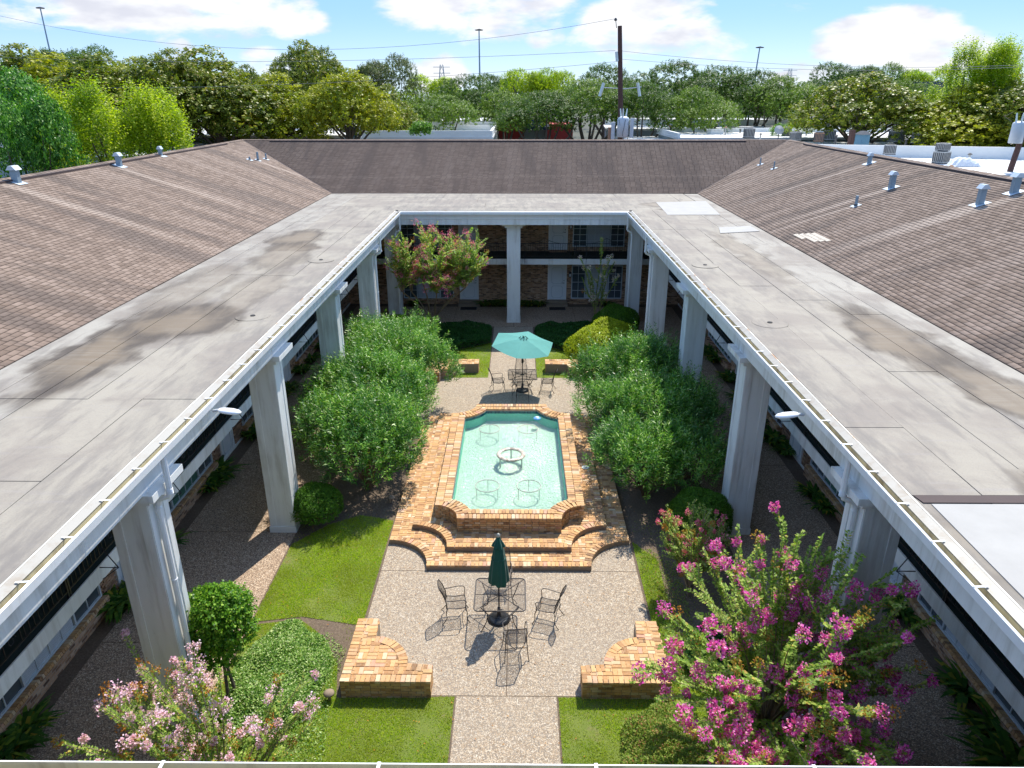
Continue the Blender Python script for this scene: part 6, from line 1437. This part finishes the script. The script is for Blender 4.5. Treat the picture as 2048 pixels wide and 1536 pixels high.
# banana plants and the small shrub that show over the ridges
def banana(u, v, y, lab, n=5, L=2.0):
    p = at(u, v, y=y); V = []
    t = thing('banana_plant', lab, 'plant', (p.x, y, 4.2), 0, 'banana plants beyond the right ridge')
    for k in range(n):
        a = random.uniform(0, 6.28); d = np.array([math.cos(a), math.sin(a), 0]); s = np.array([-d[1], d[0], 0]); prev = None
        for i in range(7):
            q_ = i / 6; ww = .28 * math.sin(math.pi * min(.96, q_ * .9 + .08)); c = d * L * (.2 * q_ + .35 * q_ * q_) + np.array([0, 0, .6 + L * (1.05 * q_ - .25 * q_ * q_)]); cur = (c - s * ww, c + s * ww)
            if prev is not None: V.append([prev[0], prev[1], cur[1], cur[0]])
            prev = cur
    link('leaves', quadmesh('leaves', np.array(V), 'banana_leaf'), t); m = MB(); m.tube([(0, 0, -4.2), (0, 0, .9)], [.16, .1], 8); m.build('stalk', 'banana_leaf', t)
banana(1712, 300, 58, 'tall banana plant in front of the blue box', 5, 2.6); banana(1690, 292, 60, 'small banana plant left of the tall one', 4, 1.6); banana(1765, 300, 57, 'banana plant right of the navy wall', 5, 1.8); banana(1795, 300, 57, 'single leaning banana plant, rightmost of the group', 3, 1.7)
def small_shrub(u, v, y, r, lab, mat='topiary_leaf', zb=4.5):
    p = at(u, v, y=y); bush('roofside_shrub', lab, 'shrub', [(p.x, y, p.z, r * 1.2, r, r)], 420, mat, 'shrubs showing over the ridges', .6, .4, .3, 8, .12, .07, nst=0, inner=.4); 
small_shrub(843, 266, 60, .75, 'bright green shrub tip rising over the far ridge'); small_shrub(1600, 262, 92, 1.6, 'bright green weeds among the right hand roofs', 'lime_leaf'); small_shrub(1560, 268, 96, 1.2, 'low green weeds left of the bright ones'); small_shrub(300, 298, 50, .5, 'thin green sprig at the left ridge')

# ------------------------------------------------------------------ poles, wires, masts
def transformer(par, x, y, z, s=1.):
    m = MB(); m.lathe([(.30 * s, 0), (.33 * s, .04), (.33 * s, .95 * s), (.30 * s, 1.02 * s), (.16 * s, 1.1 * s)], (x, y, z), 18); m.build('transformer', 'transformer_grey', par, True)
    m = MB()
    for a in (.6, 2.4, 4.4):
        bx_, by_ = x + .17 * s * math.cos(a), y + .17 * s * math.sin(a); m.tube([(bx_, by_, z + 1.02 * s), (bx_ * 1 + .1 * math.cos(a), by_ + .1 * math.sin(a), z + 1.5 * s)], [.05 * s, .035 * s], 7)
    m.build('bushing', 'porcelain', par)
t = thing('utility_pole', 'tall brown wooden utility pole with grey transformers behind the far ridge', 'utility pole', (8.75, 62, 0))
m = MB(); m.tube([(0, 0, 0), (-.1, 0, 9), (-.6, 0, 16.45)], [.26, .22, .17], 10); m.build('pole', 'pole_wood', t)
transformer(t, 0, -.62, 8.25, 1.45); 
for sx_, zz in ((-.78, 7.9), (.75, 8.2)): m = MB(); m.box(sx_ - .14, sx_ + .14, -.5, -.2, zz, zz + 1.5); m.build('switch_box', 'transformer_grey', t)
m = MB(); m.box(-1.15, -.9, -.3, -.1, 8.0, 9.0); m.build('rusty_tank', 'rust_case', t)
m = MB(); m.tube([(-1.6, 0, 12.0), (.1, 0, 11.9), (1.4, 0, 12.05)], .035, 5); m.build('cross_arm', 'transformer_grey', t)
for x, tl in ((-1.9, -.25), (1.25, .2)): m = MB(); m.tube([(x - tl, -.05, 12.35), (x + tl * .2, -.05, 11.35)], .12, 8); m.build('cutout_switch', 'porcelain', t)
m = MB(); m.tube([(-.85, 0, 16.3), (-.95, 0, 16.9)], .03, 5); m.lathe([(.08, 16.8), (.14, 16.85), (.06, 17.0)], (-.95, 0, 0), 10); m.build('insulator', 'ac_dark', t)
m = MB(); m.tube([(-.8, -.25, 14.6), (-.7, -.28, 13.9)], .11, 8); m.build('upper_cutout', 'porcelain', t)
m = MB()
for a, b, c in ((-.4, -.9, .3), (.1, -1.1, -.2), (.35, -.9, .1)): m.tube([(a, b, 9.6), (a + c * .5, b - .1, 9.0), (a + c, b, 8.5), (a, b + .05, 8.0)], .02, 4)
m.build('lead_wire', 'ac_dark', t)
t2 = thing('utility_pole', 'leaning brown pole with two pale transformers at the right picture edge', 'utility pole', (40.6, 60, 0))
m = MB(); m.tube([(-.85, 0, 0), (-.55, 0, 6), (.2, 0, 13.5)], [.26, .23, .18], 10); m.build('pole', 'pole_wood', t2); transformer(t2, -.95, -.3, 7.9, 1.5); transformer(t2, .75, -.3, 7.7, 1.5)
m = MB(); m.tube([(-1.7, -.3, 10.2), (-2.3, -.3, 9.9), (-1.6, -.3, 9.5)], .02, 4); m.build('lead_wire', 'ac_dark', t2)
def wire(lab, a, b, sag, r=.013, n=24):
    a, b = Vector(a), Vector(b); m = MB(); c = a.lerp(b, .5); m.tube([a.lerp(b, k / n) - c - Vector((0, 0, sag * 4 * (k / n) * (1 - k / n))) for k in range(n + 1)], r, 4, False); o = m.build('power_line', 'wire_grey', None, False, c); tag(o, lab, 'wire', 'overhead power lines')
wire('top power line running left from the pole top', (7.8, 62, 16.95), (-60, 78, 21.0), 3.6); wire('middle power line running left from the pole', (7.9, 62, 14.7), (-75, 80, 16.3), 1.2); wire('lower power line running left from the pole', (8.0, 62, 13.9), (-75, 78, 13.4), 1.6)
wire('upper power line running right from the pole', (8.1, 62, 14.7), (60, 66, 15.2), 1.4); wire('second power line running right from the pole', (8.2, 62, 14.1), (60, 66, 15.0), 1.2)
def mast(u, vt, Y, lab, lean=0):
    p = at(u, vt, y=Y); t = thing('light_mast', lab, 'light mast', (p.x, Y, 0), 0, 'high motorway light masts'); m = MB(); m.tube([(lean, 0, 0), (0, 0, p.z)], [.34, .16], 8); m.build('mast_pole', 'galvanised', t)
    m = MB(); m.torus((0, 0, p.z - .3), 1.0, .08, 14, 5)
    for k in range(6): a = R(60 * k); m.tube([(0, 0, p.z), (1.2 * math.cos(a), 1.2 * math.sin(a), p.z - .25)], .07, 5)
    m.build('lamp_ring', 'ac_dark', t)
mast(80, 14, 220, 'left light mast above the magnolias', 0); mast(958, 58, 220, 'centre light mast standing against the blue sky'); mast(1520, 93, 220, 'right light mast above the oaks', -1.2)
def pylon(u, vt, Y, lab):
    p = at(u, vt, y=Y); H = p.z; t = thing('pylon', lab, 'pylon', (p.x, Y, 0), 0, 'faint lattice pylons on the horizon'); m = MB(); ws = lambda z: 3.2 - 2.4 * z / H
    for a, b in ((-1, -1), (1, -1), (1, 1), (-1, 1)): m.tube([(a * ws(0), b * ws(0), 0), (a * ws(H), b * ws(H), H)], .16, 4)
    k = 0; z = 0
    while z < H - 3: w0, w1 = ws(z), ws(z + 4); m.tube([(-w0, -w0, z), (w1, -w1, z + 4)], .1, 3); m.tube([(w0, -w0, z), (-w1, -w1, z + 4)], .1, 3); z += 4
    m.build('lattice', 'galvanised', t); m = MB()
    for q_ in (.72, .84, .96): m.tube([(-5, 0, H * q_), (5, 0, H * q_)], .16, 4)
    m.build('cross_arm', 'galvanised', t)
pylon(546, 126, 520, 'faint lattice pylon in the left sky gap'); pylon(883, 130, 460, 'lattice pylon left of the centre mast'); pylon(1581, 137, 560, 'faint lattice pylon right of the right mast')
print('objects', len(bpy.data.objects))
